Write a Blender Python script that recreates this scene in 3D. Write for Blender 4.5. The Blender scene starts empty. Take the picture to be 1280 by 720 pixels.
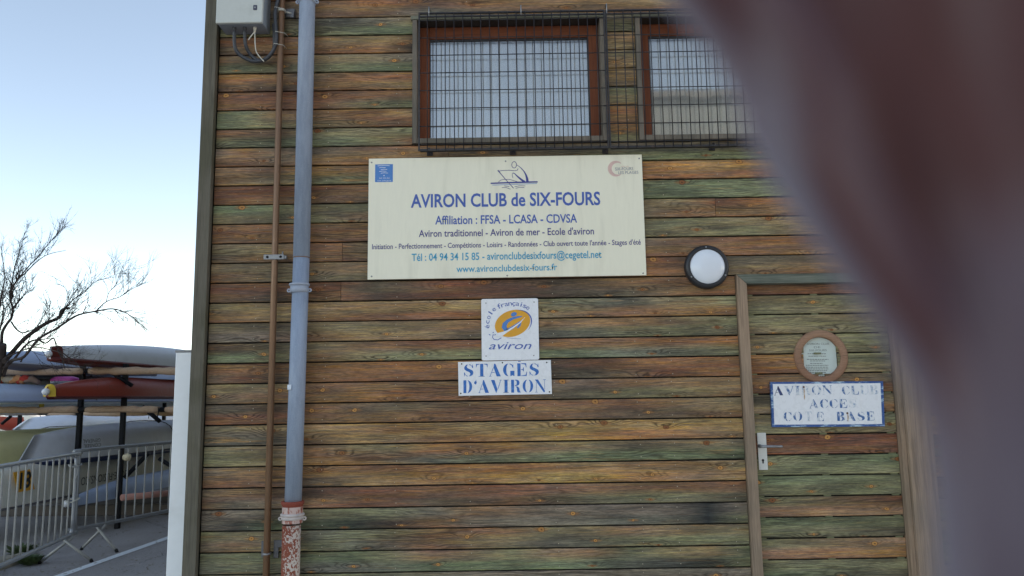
import bpy, bmesh, math, random
from mathutils import Vector, Matrix
random.seed(7)
R = math.radians
sc = bpy.context.scene
C = sc.collection

# ------------------------------------------------------------------ camera
H = 1.5          # eye height; the wall face is the plane Y = 0
D = 5.2          # lens to wall
FPX = 980.0
YAW, PIT, ROL = 0.000477, 0.141201, 0.015318
RM = Matrix.Rotation(YAW, 3, 'Z') @ Matrix.Rotation(PIT, 3, 'X') @ Matrix.Rotation(ROL, 3, 'Y')
cam = bpy.data.cameras.new('camera'); co = bpy.data.objects.new('camera', cam); C.objects.link(co)
co.matrix_world = Matrix.Translation((0, -D, H)) @ (RM @ Matrix.Rotation(math.pi/2, 3, 'X')).to_4x4()
cam.sensor_width = 36; cam.lens = FPX/1280*36
cam.clip_start = 0.005; cam.clip_end = 3000
cam.dof.use_dof = True; cam.dof.focus_distance = 5.6; cam.dof.aperture_fstop = 4.0
sc.camera = co

# ------------------------------------------------------------------ sky, sun, exposure
SUN_EL, SUN_AZ = R(18), R(62)      # azimuth measured from +Y towards +X
w = bpy.data.worlds.new('World'); sc.world = w; w.use_nodes = True
nt = w.node_tree; bg = nt.nodes['Background']
sky = nt.nodes.new('ShaderNodeTexSky'); sky.sky_type = 'NISHITA'; sky.sun_disc = False
sky.sun_elevation = SUN_EL; sky.sun_rotation = SUN_AZ
sky.air_density = .6; sky.dust_density = .2; sky.ozone_density = 2.6
wbn = nt.nodes.new('ShaderNodeMix'); wbn.data_type = 'RGBA'; wbn.blend_type = 'MULTIPLY'; wbn.inputs[0].default_value = 1
wbn.inputs[7].default_value = (1.40, .98, .655, 1)          # the camera's white balance for open shade
nt.links.new(sky.outputs[0], wbn.inputs[6]); nt.links.new(wbn.outputs[2], bg.inputs[0]); bg.inputs[1].default_value = 0.15
sl = bpy.data.lights.new('sun', 'SUN'); sl.energy = 2.0; sl.angle = R(0.5); sl.color = (1, .80, .58)
so = bpy.data.objects.new('sun', sl); C.objects.link(so)
sd = Vector((math.sin(SUN_AZ)*math.cos(SUN_EL), math.cos(SUN_AZ)*math.cos(SUN_EL), math.sin(SUN_EL)))
so.rotation_euler = sd.to_track_quat('Z', 'Y').to_euler()
sc.view_settings.view_transform = 'Standard'; sc.view_settings.look = 'None'
sc.view_settings.exposure = 1.92; sc.view_settings.gamma = 1
sc.cycles.max_bounces = 6; sc.cycles.transparent_max_bounces = 12

# ------------------------------------------------------------------ helpers
def ray(px, py):
    return RM @ Vector(((px-640)/FPX, 1, (360-py)/FPX))
def at(px, py, Y=0.0):
    "place in the world that lies on the plane Y and is seen at pixel px, py of the photograph"
    d = ray(px, py); t = (Y+D)/d.y
    return Vector((d.x*t, Y, H+d.z*t))
def gnd(px, py, z=0.0):
    d = ray(px, py); t = (z-H)/d.z
    return Vector((d.x*t, -D+d.y*t, z))
def lin(c):
    return tuple(((v/255)/12.92 if v/255 <= .04045 else ((v/255+.055)/1.055)**2.4) for v in c)

class MB:
    def __init__(s): s.v = []; s.f = []; s.sm = []
    def box(s, a, b, ch=0.0):
        x0, y0, z0 = a; x1, y1, z1 = b
        if ch <= 0:
            i = len(s.v)
            s.v += [(x0,y0,z0),(x1,y0,z0),(x1,y1,z0),(x0,y1,z0),(x0,y0,z1),(x1,y0,z1),(x1,y1,z1),(x0,y1,z1)]
            for f in ((3,2,1,0),(4,5,6,7),(0,1,5,4),(1,2,6,5),(2,3,7,6),(3,0,4,7)):
                s.f.append(tuple(i+k for k in f)); s.sm.append(False)
            return s
        bm = bmesh.new(); bmesh.ops.create_cube(bm, size=1)
        for v in bm.verts:
            v.co = Vector(((x0+x1)/2+v.co.x*(x1-x0), (y0+y1)/2+v.co.y*(y1-y0), (z0+z1)/2+v.co.z*(z1-z0)))
        bmesh.ops.bevel(bm, geom=bm.edges[:], offset=ch, segments=2, profile=.5, affect='EDGES')
        return s.addbm(bm)
    def addbm(s, bm, smooth=False):
        i = len(s.v); bm.verts.index_update()
        s.v += [tuple(v.co) for v in bm.verts]
        for f in bm.faces:
            s.f.append(tuple(i+v.index for v in f.verts)); s.sm.append(smooth)
        bm.free(); return s
    def tube(s, pts, r, n=8, caps=True):
        pts = [Vector(p) for p in pts]; m = len(pts)
        rs = r if isinstance(r, (list, tuple)) else [r]*m
        i0 = len(s.v); up = None
        for k, p in enumerate(pts):
            t = (pts[min(k+1, m-1)]-pts[max(k-1, 0)]).normalized()
            if up is None:
                up = t.orthogonal().normalized()
            up = (up-t*up.dot(t)); up = up.normalized() if up.length > 1e-6 else t.orthogonal().normalized()
            q = t.cross(up)
            for j in range(n):
                a = 2*math.pi*j/n
                s.v.append(tuple(p+(up*math.cos(a)+q*math.sin(a))*rs[k]))
        for k in range(m-1):
            for j in range(n):
                a = i0+k*n+j; b = i0+k*n+(j+1) % n
                s.f.append((a, b, b+n, a+n)); s.sm.append(n > 4)
        if caps:
            s.f.append(tuple(i0+j for j in range(n))[::-1]); s.sm.append(False)
            s.f.append(tuple(i0+(m-1)*n+j for j in range(n))); s.sm.append(False)
        return s
    def lathe(s, prof, c, axis='Y', n=32, smooth=True):
        "prof: list of (radius, height along axis)"
        i0 = len(s.v); c = Vector(c)
        for (r, h) in prof:
            for j in range(n):
                a = 2*math.pi*j/n
                if axis == 'Y': p = (c.x+r*math.cos(a), c.y+h, c.z+r*math.sin(a))
                elif axis == 'Z': p = (c.x+r*math.cos(a), c.y+r*math.sin(a), c.z+h)
                else: p = (c.x+h, c.y+r*math.cos(a), c.z+r*math.sin(a))
                s.v.append(p)
        for k in range(len(prof)-1):
            for j in range(n):
                a = i0+k*n+j; b = i0+k*n+(j+1) % n
                s.f.append((a, b, b+n, a+n)); s.sm.append(smooth)
        return s
    def poly(s, pts, y, th=.0006):
        "flat outline in the X-Z plane facing -Y, with a little thickness"
        i = len(s.v); n = len(pts)
        s.v += [(p[0], y, p[1]) for p in pts]+[(p[0], y+th, p[1]) for p in pts]
        s.f.append(tuple(range(i, i+n))); s.sm.append(False)
        for k in range(n):
            s.f.append((i+k, i+(k+1) % n, i+n+(k+1) % n, i+n+k)); s.sm.append(False)
        return s
    def ribbon(s, pts, ws, y, th=.0006):
        "tapering flat stroke in X-Z"
        L_, R_ = [], []
        for k, p in enumerate(pts):
            a = pts[max(0, k-1)]; b = pts[min(len(pts)-1, k+1)]
            tx, tz = b[0]-a[0], b[1]-a[1]; l = math.hypot(tx, tz) or 1
            nx, nz = -tz/l, tx/l; wd = (ws[k] if isinstance(ws, (list, tuple)) else ws)/2
            L_.append((p[0]+nx*wd, p[1]+nz*wd)); R_.append((p[0]-nx*wd, p[1]-nz*wd))
        for k in range(len(pts)-1):
            s.poly([L_[k], R_[k], R_[k+1], L_[k+1]], y, th)
        return s
    def mesh(s, name, mat):
        me = bpy.data.meshes.new(name); me.from_pydata(s.v, [], s.f)
        me.polygons.foreach_set('use_smooth', s.sm)
        if mat: me.materials.append(mat)
        bm = bmesh.new(); bm.from_mesh(me); bmesh.ops.recalc_face_normals(bm, faces=bm.faces); bm.to_mesh(me); bm.free()
        return me
    def build(s, name, mat, parent=None, loc=(0, 0, 0)):
        return link(name, s.mesh(name, mat), parent, loc)
def link(name, me, parent=None, loc=(0, 0, 0)):
    o = bpy.data.objects.new(name, me); C.objects.link(o); o.location = loc
    if parent is not None:
        o.parent = parent
        o.matrix_parent_inverse = Matrix.Identity(4)
        o.location = Vector(loc)-world_loc(parent)
    return o
def world_loc(o):
    v = Vector(o.location)
    while o.parent: o = o.parent; v += Vector(o.location)
    return v
def tag(o, label=None, cat=None, group=None, kind=None):
    if label: o['label'] = label
    if cat: o['category'] = cat
    if group: o['group'] = group
    if kind: o['kind'] = kind
    return o
def thing(name, label, cat, group=None, loc=(0, 0, 0), rot=None):
    o = bpy.data.objects.new(name, None); C.objects.link(o); o.location = loc; o.empty_display_size = .1
    if rot is not None: o.rotation_euler = rot
    return tag(o, label, cat, group)

# ------------------------------------------------------------------ materials
class NG:
    def __init__(s, name):
        s.m = bpy.data.materials.new(name); s.m.use_nodes = True; s.t = s.m.node_tree
        s.b = s.t.nodes['Principled BSDF']; s.o = s.t.nodes['Material Output']
        s.tc = s.t.nodes.new('ShaderNodeTexCoord')
    def n(s, ty, **kw):
        nd = s.t.nodes.new(ty)
        for k, v in kw.items(): setattr(nd, k, v)
        return nd
    def put(s, sock, v):
        if v is None: return
        if isinstance(v, bpy.types.NodeSocket): s.t.links.new(v, sock)
        else:
            if sock.type == 'RGBA' and len(v) == 3: v = (*v, 1)
            sock.default_value = v
    def M(s, op, a, b=None, c=None, clamp=False):
        nd = s.n('ShaderNodeMath', operation=op, use_clamp=clamp)
        s.put(nd.inputs[0], a); s.put(nd.inputs[1], b); s.put(nd.inputs[2], c); return nd.outputs[0]
    def V(s, op, a, b=None):
        nd = s.n('ShaderNodeVectorMath', operation=op); s.put(nd.inputs[0], a); s.put(nd.inputs[1], b); return nd.outputs[0]
    def mix(s, f, a, b, blend='MIX'):
        nd = s.n('ShaderNodeMix', data_type='RGBA', blend_type=blend)
        s.put(nd.inputs[0], f); s.put(nd.inputs[6], a); s.put(nd.inputs[7], b); return nd.outputs[2]
    def ramp(s, v, lo, hi, a=0.0, b=1.0):
        nd = s.n('ShaderNodeMapRange', interpolation_type='SMOOTHSTEP')
        s.put(nd.inputs[0], v); nd.inputs[1].default_value = lo; nd.inputs[2].default_value = hi
        nd.inputs[3].default_value = a; nd.inputs[4].default_value = b; return nd.outputs[0]
    def noise(s, vec, scale=1.0, detail=3.0, rough=.55, dist=0.0):
        nd = s.n('ShaderNodeTexNoise'); s.put(nd.inputs['Vector'], vec)
        nd.inputs['Scale'].default_value = scale; nd.inputs['Detail'].default_value = detail
        nd.inputs['Roughness'].default_value = rough; nd.inputs['Distortion'].default_value = dist
        return nd.outputs[0]
    def scaled(s, vec, sx, sy, sz): return s.V('MULTIPLY', vec, (sx, sy, sz))
    def bump(s, h, strength=.3, dist=.002):
        nd = s.n('ShaderNodeBump'); nd.inputs['Strength'].default_value = strength
        nd.inputs['Distance'].default_value = dist; s.put(nd.inputs['Height'], h)
        s.t.links.new(nd.outputs[0], s.b.inputs['Normal'])
    def fin(s, col=None, rough=.6, metal=0.0, spec=None):
        s.put(s.b.inputs['Base Color'], col); s.put(s.b.inputs['Roughness'], rough)
        s.b.inputs['Metallic'].default_value = metal
        if spec is not None: s.b.inputs['Specular IOR Level'].default_value = spec
        return s.m

def simple(name, rgb, rough=.55, var=.18, scale=6.0, metal=0.0, dirt=None, spec=None, stretch=(1, 1, 1), bump=0.0, amt=.5):
    "painted or plain surface: base colour with soft mottling, optional dirt colour, fine relief"
    g = NG(name); v = g.scaled(g.tc.outputs['Object'], *stretch)
    n1 = g.noise(v, scale, 5, .6); n2 = g.noise(v, scale*7, 3, .6)
    f = g.M('ADD', g.M('MULTIPLY', n1, .65), g.M('MULTIPLY', n2, .35))
    c = g.mix(g.ramp(f, .3, .7), tuple(x*(1-var) for x in rgb), tuple(min(1, x*(1+var)) for x in rgb))
    if dirt: c = g.mix(g.M('MULTIPLY', g.ramp(n1, .48, .72), amt), c, dirt)
    if bump: g.bump(n2, bump, .003)
    return g.fin(c, g.ramp(n2, .3, .7, max(.05, rough-.07), rough+.07), metal, spec)

def plank_wood():
    "weathered larch/pine cladding; the stain colour of each board comes with the board (attribute tint), grain and knots from nodes"
    g = NG('cladding_wood')
    ob = g.n('ShaderNodeObjectInfo'); rnd = ob.outputs['Random']
    off = g.n('ShaderNodeCombineXYZ'); g.put(off.inputs[0], g.M('MULTIPLY', rnd, 61.0)); g.put(off.inputs[1], g.M('MULTIPLY', rnd, 17.0)); 
    p = g.V('ADD', g.tc.outputs['Object'], off.outputs[0])
    sx = g.n('ShaderNodeSeparateXYZ'); g.put(sx.inputs[0], p)
    u, v = sx.outputs[0], sx.outputs[2]
    # knots: one Voronoi cell is about 0.36 m of board
    KS, KV = 2.7, 7.4
    kc = g.n('ShaderNodeCombineXYZ'); g.put(kc.inputs[0], g.M('MULTIPLY', u, KS)); g.put(kc.inputs[1], g.M('MULTIPLY', v, KV))
    vo = g.n('ShaderNodeTexVoronoi', voronoi_dimensions='2D', feature='F1')
    vo.inputs['Randomness'].default_value = .85; vo.inputs['Scale'].default_value = 1
    wb = g.n('ShaderNodeCombineXYZ'); wn = g.noise(g.scaled(p, 30, 1, 55), 1, 2)
    g.put(wb.inputs[0], g.M('MULTIPLY_ADD', wn, .05, -.025)); g.put(wb.inputs[1], g.M('MULTIPLY_ADD', wn, -.07, .035))
    kq = g.V('ADD', kc.outputs[0], wb.outputs[0])
    g.put(vo.inputs['Vector'], kq)
    dl = g.V('SUBTRACT', kq, vo.outputs['Position'])
    ds = g.n('ShaderNodeSeparateXYZ'); g.put(ds.inputs[0], dl)
    dx = g.M('DIVIDE', ds.outputs[0], KS); dz = g.M('DIVIDE', ds.outputs[1], KV)
    cs = g.n('ShaderNodeSeparateColor'); g.put(cs.inputs[0], vo.outputs['Color'])
    has = g.ramp(cs.outputs[0], .36, .42); siz = g.M('MULTIPLY_ADD', cs.outputs[1], 1.15, .55)
    def ell(ax, az):
        a = g.M('DIVIDE', dx, ax); b = g.M('DIVIDE', dz, az)
        return g.M('ADD', g.M('MULTIPLY', a, a), g.M('MULTIPLY', b, b))
    e1 = g.M('DIVIDE', ell(.0135, .0095), g.M('MULTIPLY', siz, siz))           # knot body
    e2 = ell(.085, .026)                                                        # disturbed grain round it
    gb = g.M('MULTIPLY', g.M('EXPONENT', g.M('MULTIPLY', e2, -1.0)), has)
    low = g.noise(g.scaled(p, 1.5, 1, 9), 1, 2, .5)
    med = g.noise(g.scaled(p, 7, 1, 30), 1, 2, .5)
    ph = g.M('ADD', g.M('ADD', g.M('MULTIPLY', v, 64.0), g.M('MULTIPLY', low, 11.0)), g.M('ADD', g.M('MULTIPLY', gb, 2.6), g.M('MULTIPLY', med, .9)))
    ring = g.M('MULTIPLY_ADD', g.M('SINE', g.M('MULTIPLY', ph, 6.2832)), .5, .5)
    ring = g.M('POWER', ring, 2.2)
    rmask = g.M('ADD', g.ramp(g.noise(g.scaled(p, 1.1, 1, 11), 1, 2), .42, .68, .06, .58), g.M('MULTIPLY', gb, .42))
    fib = g.noise(g.scaled(p, 9, 1, 420), 1, 3, .7)
    fib2 = g.noise(g.scaled(p, 4.2, 1, 105), 1, 4, .72)
    at_ = g.n('ShaderNodeAttribute', attribute_name='tint')
    col = at_.outputs['Color']
    # patchy change of tone along the board
    bl = g.noise(g.scaled(p, 1.9, 1, 13), 1, 4, .6)
    hs = g.n('ShaderNodeHueSaturation'); g.put(hs.inputs['Color'], col)
    g.put(hs.inputs['Value'], g.ramp(bl, .28, .72, .66, 1.38)); g.put(hs.inputs['Saturation'], g.ramp(fib2, .3, .7, .79, 1.12))
    g.put(hs.inputs['Hue'], g.ramp(g.noise(g.scaled(p, 1.3, 1, 24), 1, 3), .3, .7, .49, .516))
    col = hs.outputs[0]
    # fresh golden wood along streaks where the stain has worn off
    st = g.noise(g.scaled(p, 2.6, 1, 60), 1, 4, .62, .3)
    gm = g.M('MULTIPLY', g.ramp(st, .55, .68), at_.outputs['Alpha'])
    col = g.mix(gm, col, lin((196, 148, 88)))
    dk = g.ramp(g.noise(g.scaled(p, 2.6, 1, 60), 1, 4, .65), .56, .72, 0, .45)
    col = g.mix(dk, col, lin((58, 44, 36)))
    col = g.mix(g.M('MULTIPLY', ring, rmask), col, g.mix(.55, lin((50, 35, 27)), col, 'MULTIPLY'))
    col = g.mix(1.0, col, g.n('ShaderNodeCombineColor').outputs[0], 'MULTIPLY') if False else col
    fv = g.ramp(fib, .28, .72, .66, 1.28); fv2 = g.ramp(fib2, .3, .7, .62, 1.30)
    hv = g.n('ShaderNodeHueSaturation'); g.put(hv.inputs['Color'], col); g.put(hv.inputs['Value'], g.M('MULTIPLY', g.M('MULTIPLY', fv, fv2), g.ramp(g.noise(g.scaled(p, 24, 1, 210), 1, 3, .75), .3, .7, .74, 1.26))); col = hv.outputs[0]
    chk = g.ramp(g.noise(g.scaled(p, 2.4, 1, 150), 1, 2, .5), .66, .70, 0, .55)
    col = g.mix(chk, col, lin((40, 32, 27)))
    # knots
    halo = g.M('MULTIPLY', g.ramp(g.M('DIVIDE', ell(.045, .010), siz), .0, 1.3, .42, 0), has)
    col = g.mix(halo, col, lin((178, 120, 66)))
    kb = g.M('MULTIPLY', g.ramp(e1, .75, 1.15, 1, 0), has)
    kcol = g.mix(g.ramp(cs.outputs[2], .45, .8), lin((206, 150, 84)), lin((134, 86, 52)))
    krg = g.M('MULTIPLY_ADD', g.M('SINE', g.M('MULTIPLY', e1, 14.0)), .5, .5)
    kcol = g.mix(g.M('MULTIPLY', krg, .45), kcol, lin((120, 74, 40)))
    kcol = g.mix(g.ramp(e1, .01, .09, .8, 0), kcol, lin((38, 27, 22)))
    col = g.mix(kb, col, kcol)
    rim = g.M('MULTIPLY', g.M('MULTIPLY', g.ramp(e1, .7, .95), g.ramp(e1, 1.05, 1.6, 1, 0)), has)
    col = g.mix(g.M('MULTIPLY', rim, .55), col, lin((48, 34, 26)))
    g.bump(g.M('ADD', g.M('MULTIPLY', fib, .5), g.M('ADD', g.M('MULTIPLY', ring, -.4), g.M('MULTIPLY', fib2, .5))), .55, .0016)
    return g.fin(col, g.ramp(fib2, .3, .7, .58, .8), 0, .3)

def trim_wood(name, rgb, rgb2, vertical=True, amt=.5):
    g = NG(name); ob = g.n('ShaderNodeObjectInfo')
    p = g.V('ADD', g.tc.outputs['Object'], g.V('MULTIPLY', ob.outputs['Random'], (31, 31, 31)) if False else (0, 0, 0))
    s = (26, 26, 1.3) if vertical else (1.3, 26, 26)
    s2 = (230, 230, 6) if vertical else (6, 230, 230)
    a = g.noise(g.scaled(p, *s), 1, 4, .6, .6); b = g.noise(g.scaled(p, *s2), 1, 3, .65)
    lo = g.noise(p, 2.3, 3)
    c = g.mix(g.ramp(lo, .35, .65), rgb, rgb2)
    c = g.mix(g.ramp(a, .5, .68, 0, amt), c, tuple(x*.42 for x in rgb))
    hv = g.n('ShaderNodeHueSaturation'); g.put(hv.inputs['Color'], c); g.put(hv.inputs['Value'], g.ramp(b, .25, .75, .78, 1.2))
    g.bump(g.M('ADD', a, b), .4, .002)
    return g.fin(hv.outputs[0], .7, 0, .3)

M = {}
M['plank'] = plank_wood()
M['post'] = trim_wood('corner_wood', lin((104, 98, 86)), lin((88, 84, 68)), True, .45)
M['jamb'] = trim_wood('door_casing_wood', lin((160, 136, 114)), lin((140, 122, 104)), True, .6)
M['spacer'] = trim_wood('spacer_wood', lin((122, 122, 92)), lin((108, 112, 84)), False)
M['header'] = trim_wood('header_wood', lin((92, 100, 90)), lin((120, 122, 110)), False, .7)
M['casing'] = trim_wood('grey_weathered_wood', lin((128, 118, 106)), lin((106, 100, 90)), True, .5)
M['sill'] = trim_wood('window_board_wood', lin((132, 130, 112)), lin((110, 110, 96)), False, .4)
M['frame'] = trim_wood('red_brown_frame', lin((128, 74, 48)), lin((112, 62, 40)), True, .35)
M['frameh'] = trim_wood('red_brown_rail', lin((122, 70, 46)), lin((108, 60, 40)), False, .35)
M['ring'] = trim_wood('porthole_wood', lin((160, 126, 102)), lin((144, 108, 86)), False, .3)
M['soffit'] = simple('dark_soffit', lin((52, 44, 38)), .8, .2, 12)  # darker than the head board in front of it
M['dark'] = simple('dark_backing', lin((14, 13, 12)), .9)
M['black'] = simple('black_paint', lin((38, 38, 42)), .45, .25, 20)
M['steel'] = simple('black_steel', lin((40, 38, 42)), .5, .2, 30, 0, lin((96, 70, 52)), amt=.3)
M['galv'] = simple('galvanised_steel', lin((150, 152, 156)), .42, .14, 25, .5, lin((116, 108, 98)), amt=.5)
M['plate'] = simple('brushed_plate', lin((214, 214, 210)), .4, .06, 20, .1)
M['galv2'] = simple('dull_zinc', lin((148, 148, 150)), .5, .2, 40, .3, lin((90, 80, 74)))
M['sign'] = simple('cream_board', lin((240, 234, 212)), .38, .03, 5, 0, lin((206, 200, 178)), amt=.45, stretch=(1.6, 1, .22))
M['white'] = simple('white_enamel', lin((234, 234, 238)), .3, .03, 5, 0, lin((210, 208, 204)), amt=.35, stretch=(1, 1, .7))
M['whitewall'] = simple('white_render', lin((244, 245, 246)), .7, .03, 3, 0, lin((214, 214, 208)), amt=.4, bump=.15)
M['blue'] = simple('blue_print', lin((70, 96, 172)), .45, .06)
M['violet'] = simple('violet_print', lin((76, 72, 130)), .45, .06)
M['teal'] = simple('teal_print', lin((66, 158, 192)), .45, .06)
M['paleblue'] = simple('pale_blue_print', lin((150, 168, 200)), .45, .06)
M['navy'] = simple('navy_print', lin((62, 66, 140)), .45, .06)
M['square'] = simple('blue_square', lin((74, 128, 196)), .45, .05)
M['pink'] = simple('faded_pink_print', lin((216, 182, 172)), .5, .08, 30)
M['greyp'] = simple('grey_print', lin((132, 134, 150)), .5, .08, 30)
M['orange'] = simple('orange_print', lin((224, 160, 36)), .4, .05)
M['stencil'] = simple('stencil_blue', lin((40, 104, 184)), .45, .12, 40, 0, lin((92, 150, 210)), amt=.7)
M['plastic'] = simple('grey_box_plastic', lin((196, 199, 194)), .45, .04, 6, 0, lin((170, 172, 166)))
M['rubber'] = simple('black_conduit', lin((64, 66, 72)), .5, .15, 40)
M['wire'] = simple('white_cable', lin((196, 192, 180)), .5, .1)
M['brownpipe'] = simple('brown_pipe_paint', lin((136, 104, 78)), .42, .12, 14, .25, lin((92, 74, 60)), stretch=(1, 1, .25))
M['opal'] = simple('opal_glass', lin((226, 230, 238)), .16, .02, 3)
M['ink'] = simple('grey_ink', lin((120, 122, 120)), .6)
M['paper'] = simple('paper', lin((226, 232, 224)), .6, .03)
M['sticker'] = simple('white_sticker', lin((215, 222, 232)), .6, .2, 60)

def pipe_mat():
    g = NG('blue_grey_pvc'); o = g.tc.outputs['Object']
    a = g.noise(g.scaled(o, 26, 26, 5), 1, 4, .65); b = g.noise(o, 160, 2, .7); c0 = g.noise(g.scaled(o, 60, 60, 1.5), 1, 3)
    c = g.mix(g.ramp(a, .3, .7), lin((136, 148, 168)), lin((152, 164, 184)))
    c = g.mix(g.ramp(b, .55, .7, 0, .35), c, lin((176, 184, 198)))
    c = g.mix(g.ramp(c0, .62, .8, 0, .2), c, lin((104, 112, 128)))
    return g.fin(c, .5)
def rust_mat():
    g = NG('flaking_cast_iron'); o = g.tc.outputs['Object']
    a = g.noise(g.scaled(o, 1, 1, .8), 78, 4, .62); b = g.noise(o, 300, 2); d = g.noise(o, 7, 3)
    sx = g.n('ShaderNodeSeparateXYZ'); g.put(sx.inputs[0], o)
    side = g.M('MULTIPLY', sx.outputs[0], 1.6)
    m = g.ramp(g.M('ADD', a, g.M('ADD', side, g.M('MULTIPLY_ADD', d, .3, -.15))), .515, .56)
    rust = g.mix(g.ramp(b, .3, .7), lin((112, 52, 34)), lin((156, 82, 56)))
    c = g.mix(m, rust, g.mix(g.ramp(b, .3, .7), lin((182, 166, 152)), lin((214, 202, 190))))
    g.bump(m, .5, .001)
    return g.fin(c, .75)
def asphalt(name, base, spk, sc_=1.0, patch=.25):
    g = NG(name); o = g.tc.outputs['Object']
    f = g.noise(o, 190*sc_, 2, .8); m_ = g.noise(o, 38*sc_, 3, .7); l = g.noise(o, .7, 5, .6); vl = g.noise(o, 4, 4, .7)
    c = g.mix(g.ramp(f, .38, .66), tuple(x*.55 for x in base), spk)
    c = g.mix(g.ramp(m_, .45, .7, 0, .5), c, tuple(x*1.5 for x in base))
    c = g.mix(g.ramp(l, .42, .62, 0, patch), c, tuple(x*.6 for x in base))
    c = g.mix(g.ramp(vl, .55, .75, 0, .3), c, tuple(x*1.9 for x in base))
    g.bump(g.M('ADD', f, g.M('MULTIPLY', m_, 2)), .7, .004)
    return g.fin(c, .85, 0, .25)
def worn(name, top, under, lo=.46, hi=.56, sc_=30, st=(1, 1, 1)):
    g = NG(name); o = g.scaled(g.tc.outputs['Object'], *st)
    n_ = g.noise(o, sc_, 5, .7)
    return g.fin(g.mix(g.ramp(n_, lo, hi), top, under), .5)
def glass_mat(name, refl=.5, tintc=(.9, .93, .95), ior=1.5):
    g = NG(name); t = g.t; t.nodes.remove(g.b)
    tr = g.n('ShaderNodeBsdfTransparent'); tr.inputs[0].default_value = (*tintc, 1)
    gl = g.n('ShaderNodeBsdfGlossy'); gl.inputs['Roughness'].default_value = .015
    fr = g.n('ShaderNodeFresnel'); fr.inputs[0].default_value = ior
    mx = g.n('ShaderNodeMixShader')
    w_ = g.noise(g.tc.outputs['Object'], 3, 1); bp = g.n('ShaderNodeBump'); bp.inputs['Strength'].default_value = .02; bp.inputs['Distance'].default_value = .02
    g.put(bp.inputs['Height'], w_); t.links.new(bp.outputs[0], gl.inputs['Normal'])
    g.put(mx.inputs[0], g.M('ADD', fr.outputs[0], refl, clamp=True))
    t.links.new(tr.outputs[0], mx.inputs[1]); t.links.new(gl.outputs[0], mx.inputs[2]); t.links.new(mx.outputs[0], g.o.inputs[0])
    return g.m
M['pvc'] = pipe_mat(); M['rust'] = rust_mat()
M['asphalt'] = asphalt('asphalt', lin((148, 143, 142)), lin((194, 188, 186)))
M['line'] = worn('road_paint', lin((232, 236, 240)), lin((176, 180, 186)), .55, .66, 40)
M['pane'] = glass_mat('window_glass', .20, (.97, .98, .98))
M['pane2'] = glass_mat('porthole_glass', .04)
M['faded'] = worn('faded_stencil_blue', lin((56, 100, 158)), lin((212, 216, 222)), .46, .58, 38, (1, 1, .6))
M['faded2'] = worn('very_faded_stencil', lin((150, 168, 194)), lin((218, 220, 224)), .42, .52, 50)
M['dkfade'] = worn('dark_stencil', lin((40, 48, 92)), lin((90, 110, 160)), .5, .6, 60)
M['edgeblue'] = worn('worn_blue_edge', lin((48, 84, 146)), lin((172, 196, 214)), .5, .62, 26, (.5, 1, 2))

# ------------------------------------------------------------------ text
_ts = {}
def text_mesh(body, shear=0.0, off=0.0, space=1.0):
    cu = bpy.data.curves.new('t', 'FONT'); cu.body = body; cu.size = 1; cu.shear = shear; cu.offset = off
    cu.space_character = space; cu.resolution_u = 3; cu.extrude = 0
    o = bpy.data.objects.new('t', cu); C.objects.link(o)
    dg = bpy.context.evaluated_depsgraph_get()
    me = bpy.data.meshes.new_from_object(o.evaluated_get(dg))
    bpy.data.objects.remove(o); bpy.data.curves.remove(cu)
    return me
_h = text_mesh('H'); CAP = max(v.co.y for v in _h.vertices)
def lettering(body, A, B, cap, y, mat, parent, flip=False, shear=0.0, off=0.0, name='lettering', dirv=None):
    "baseline from point A to point B (X,Z), letters cap metres high, on plane y"
    me = text_mesh(body, shear, off)
    xs = [v.co.x for v in me.vertices]; x0, x1 = min(xs), max(xs)
    A = Vector((A[0], A[1])); B = Vector((B[0], B[1])); d = B-A; n_ = Vector((-d.y, d.x)).normalized()
    for v in me.vertices:
        t = (v.co.x-x0)/(x1-x0); h = v.co.y/CAP*cap
        if flip: q = B-d*t-n_*(h-cap)
        else: q = A+d*t+n_*h
        v.co = Vector((q.x, y, q.y))
    me.name = name; me.materials.clear(); me.materials.append(mat)
    me.flip_normals() if me.polygons and me.polygons[0].normal.y > 0 else None
    return link(name, me, parent)
def px(x, y, Y): p = at(x, y, Y); return (p.x, p.z)

# ================================================================== GROUND
gm_ = MB(); gm_.v = [(-900, -900, 0), (900, -900, 0), (900, 900, 0), (-900, 900, 0)]; gm_.f = [(0, 1, 2, 3)]; gm_.sm = [False]
tag(gm_.build('ground', M['asphalt']), 'grey asphalt yard', None, None, 'structure')
mc = MB().box((-2.6, -4.4, -.02), (10, -.001, .012)); mc.box((-2.6, -30, -.02), (10, -4.404, .010))  # pale apron out of view, added to bounce light onto the wall
tag(mc.build('bounce_apron', simple('pale_bounce', lin((214, 208, 194)), .85, .08, 2, bump=.3)), 'unseen pale apron added to bounce light onto the clubhouse', None, None, 'structure')
a, b = gnd(68, 722, .004), gnd(213, 671, .004); dv = (b-a).normalized(); nv = Vector((-dv.y, dv.x, 0))
a2 = a-dv*2.0; b2 = b+dv*3.5; hw = .05
ml = MB(); N = 14
for k in range(N+1):
    q = a2.lerp(b2, k/N)
    ml.v += [tuple(q-nv*(hw+random.uniform(-.004, .004))), tuple(q+nv*(hw+random.uniform(-.004, .004)))]
for k in range(N): ml.f.append((2*k, 2*k+2, 2*k+3, 2*k+1)); ml.sm.append(False)
tag(ml.build('painted_line', M['line']), 'worn white line painted on the asphalt', None, None, 'structure')
ms = MB(); ms.v = [(-900, 60, .02), (900, 60, .02), (900, 900, .02), (-900, 900, .02)]; ms.f = [(0, 1, 2, 3)]; ms.sm = [False]
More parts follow.
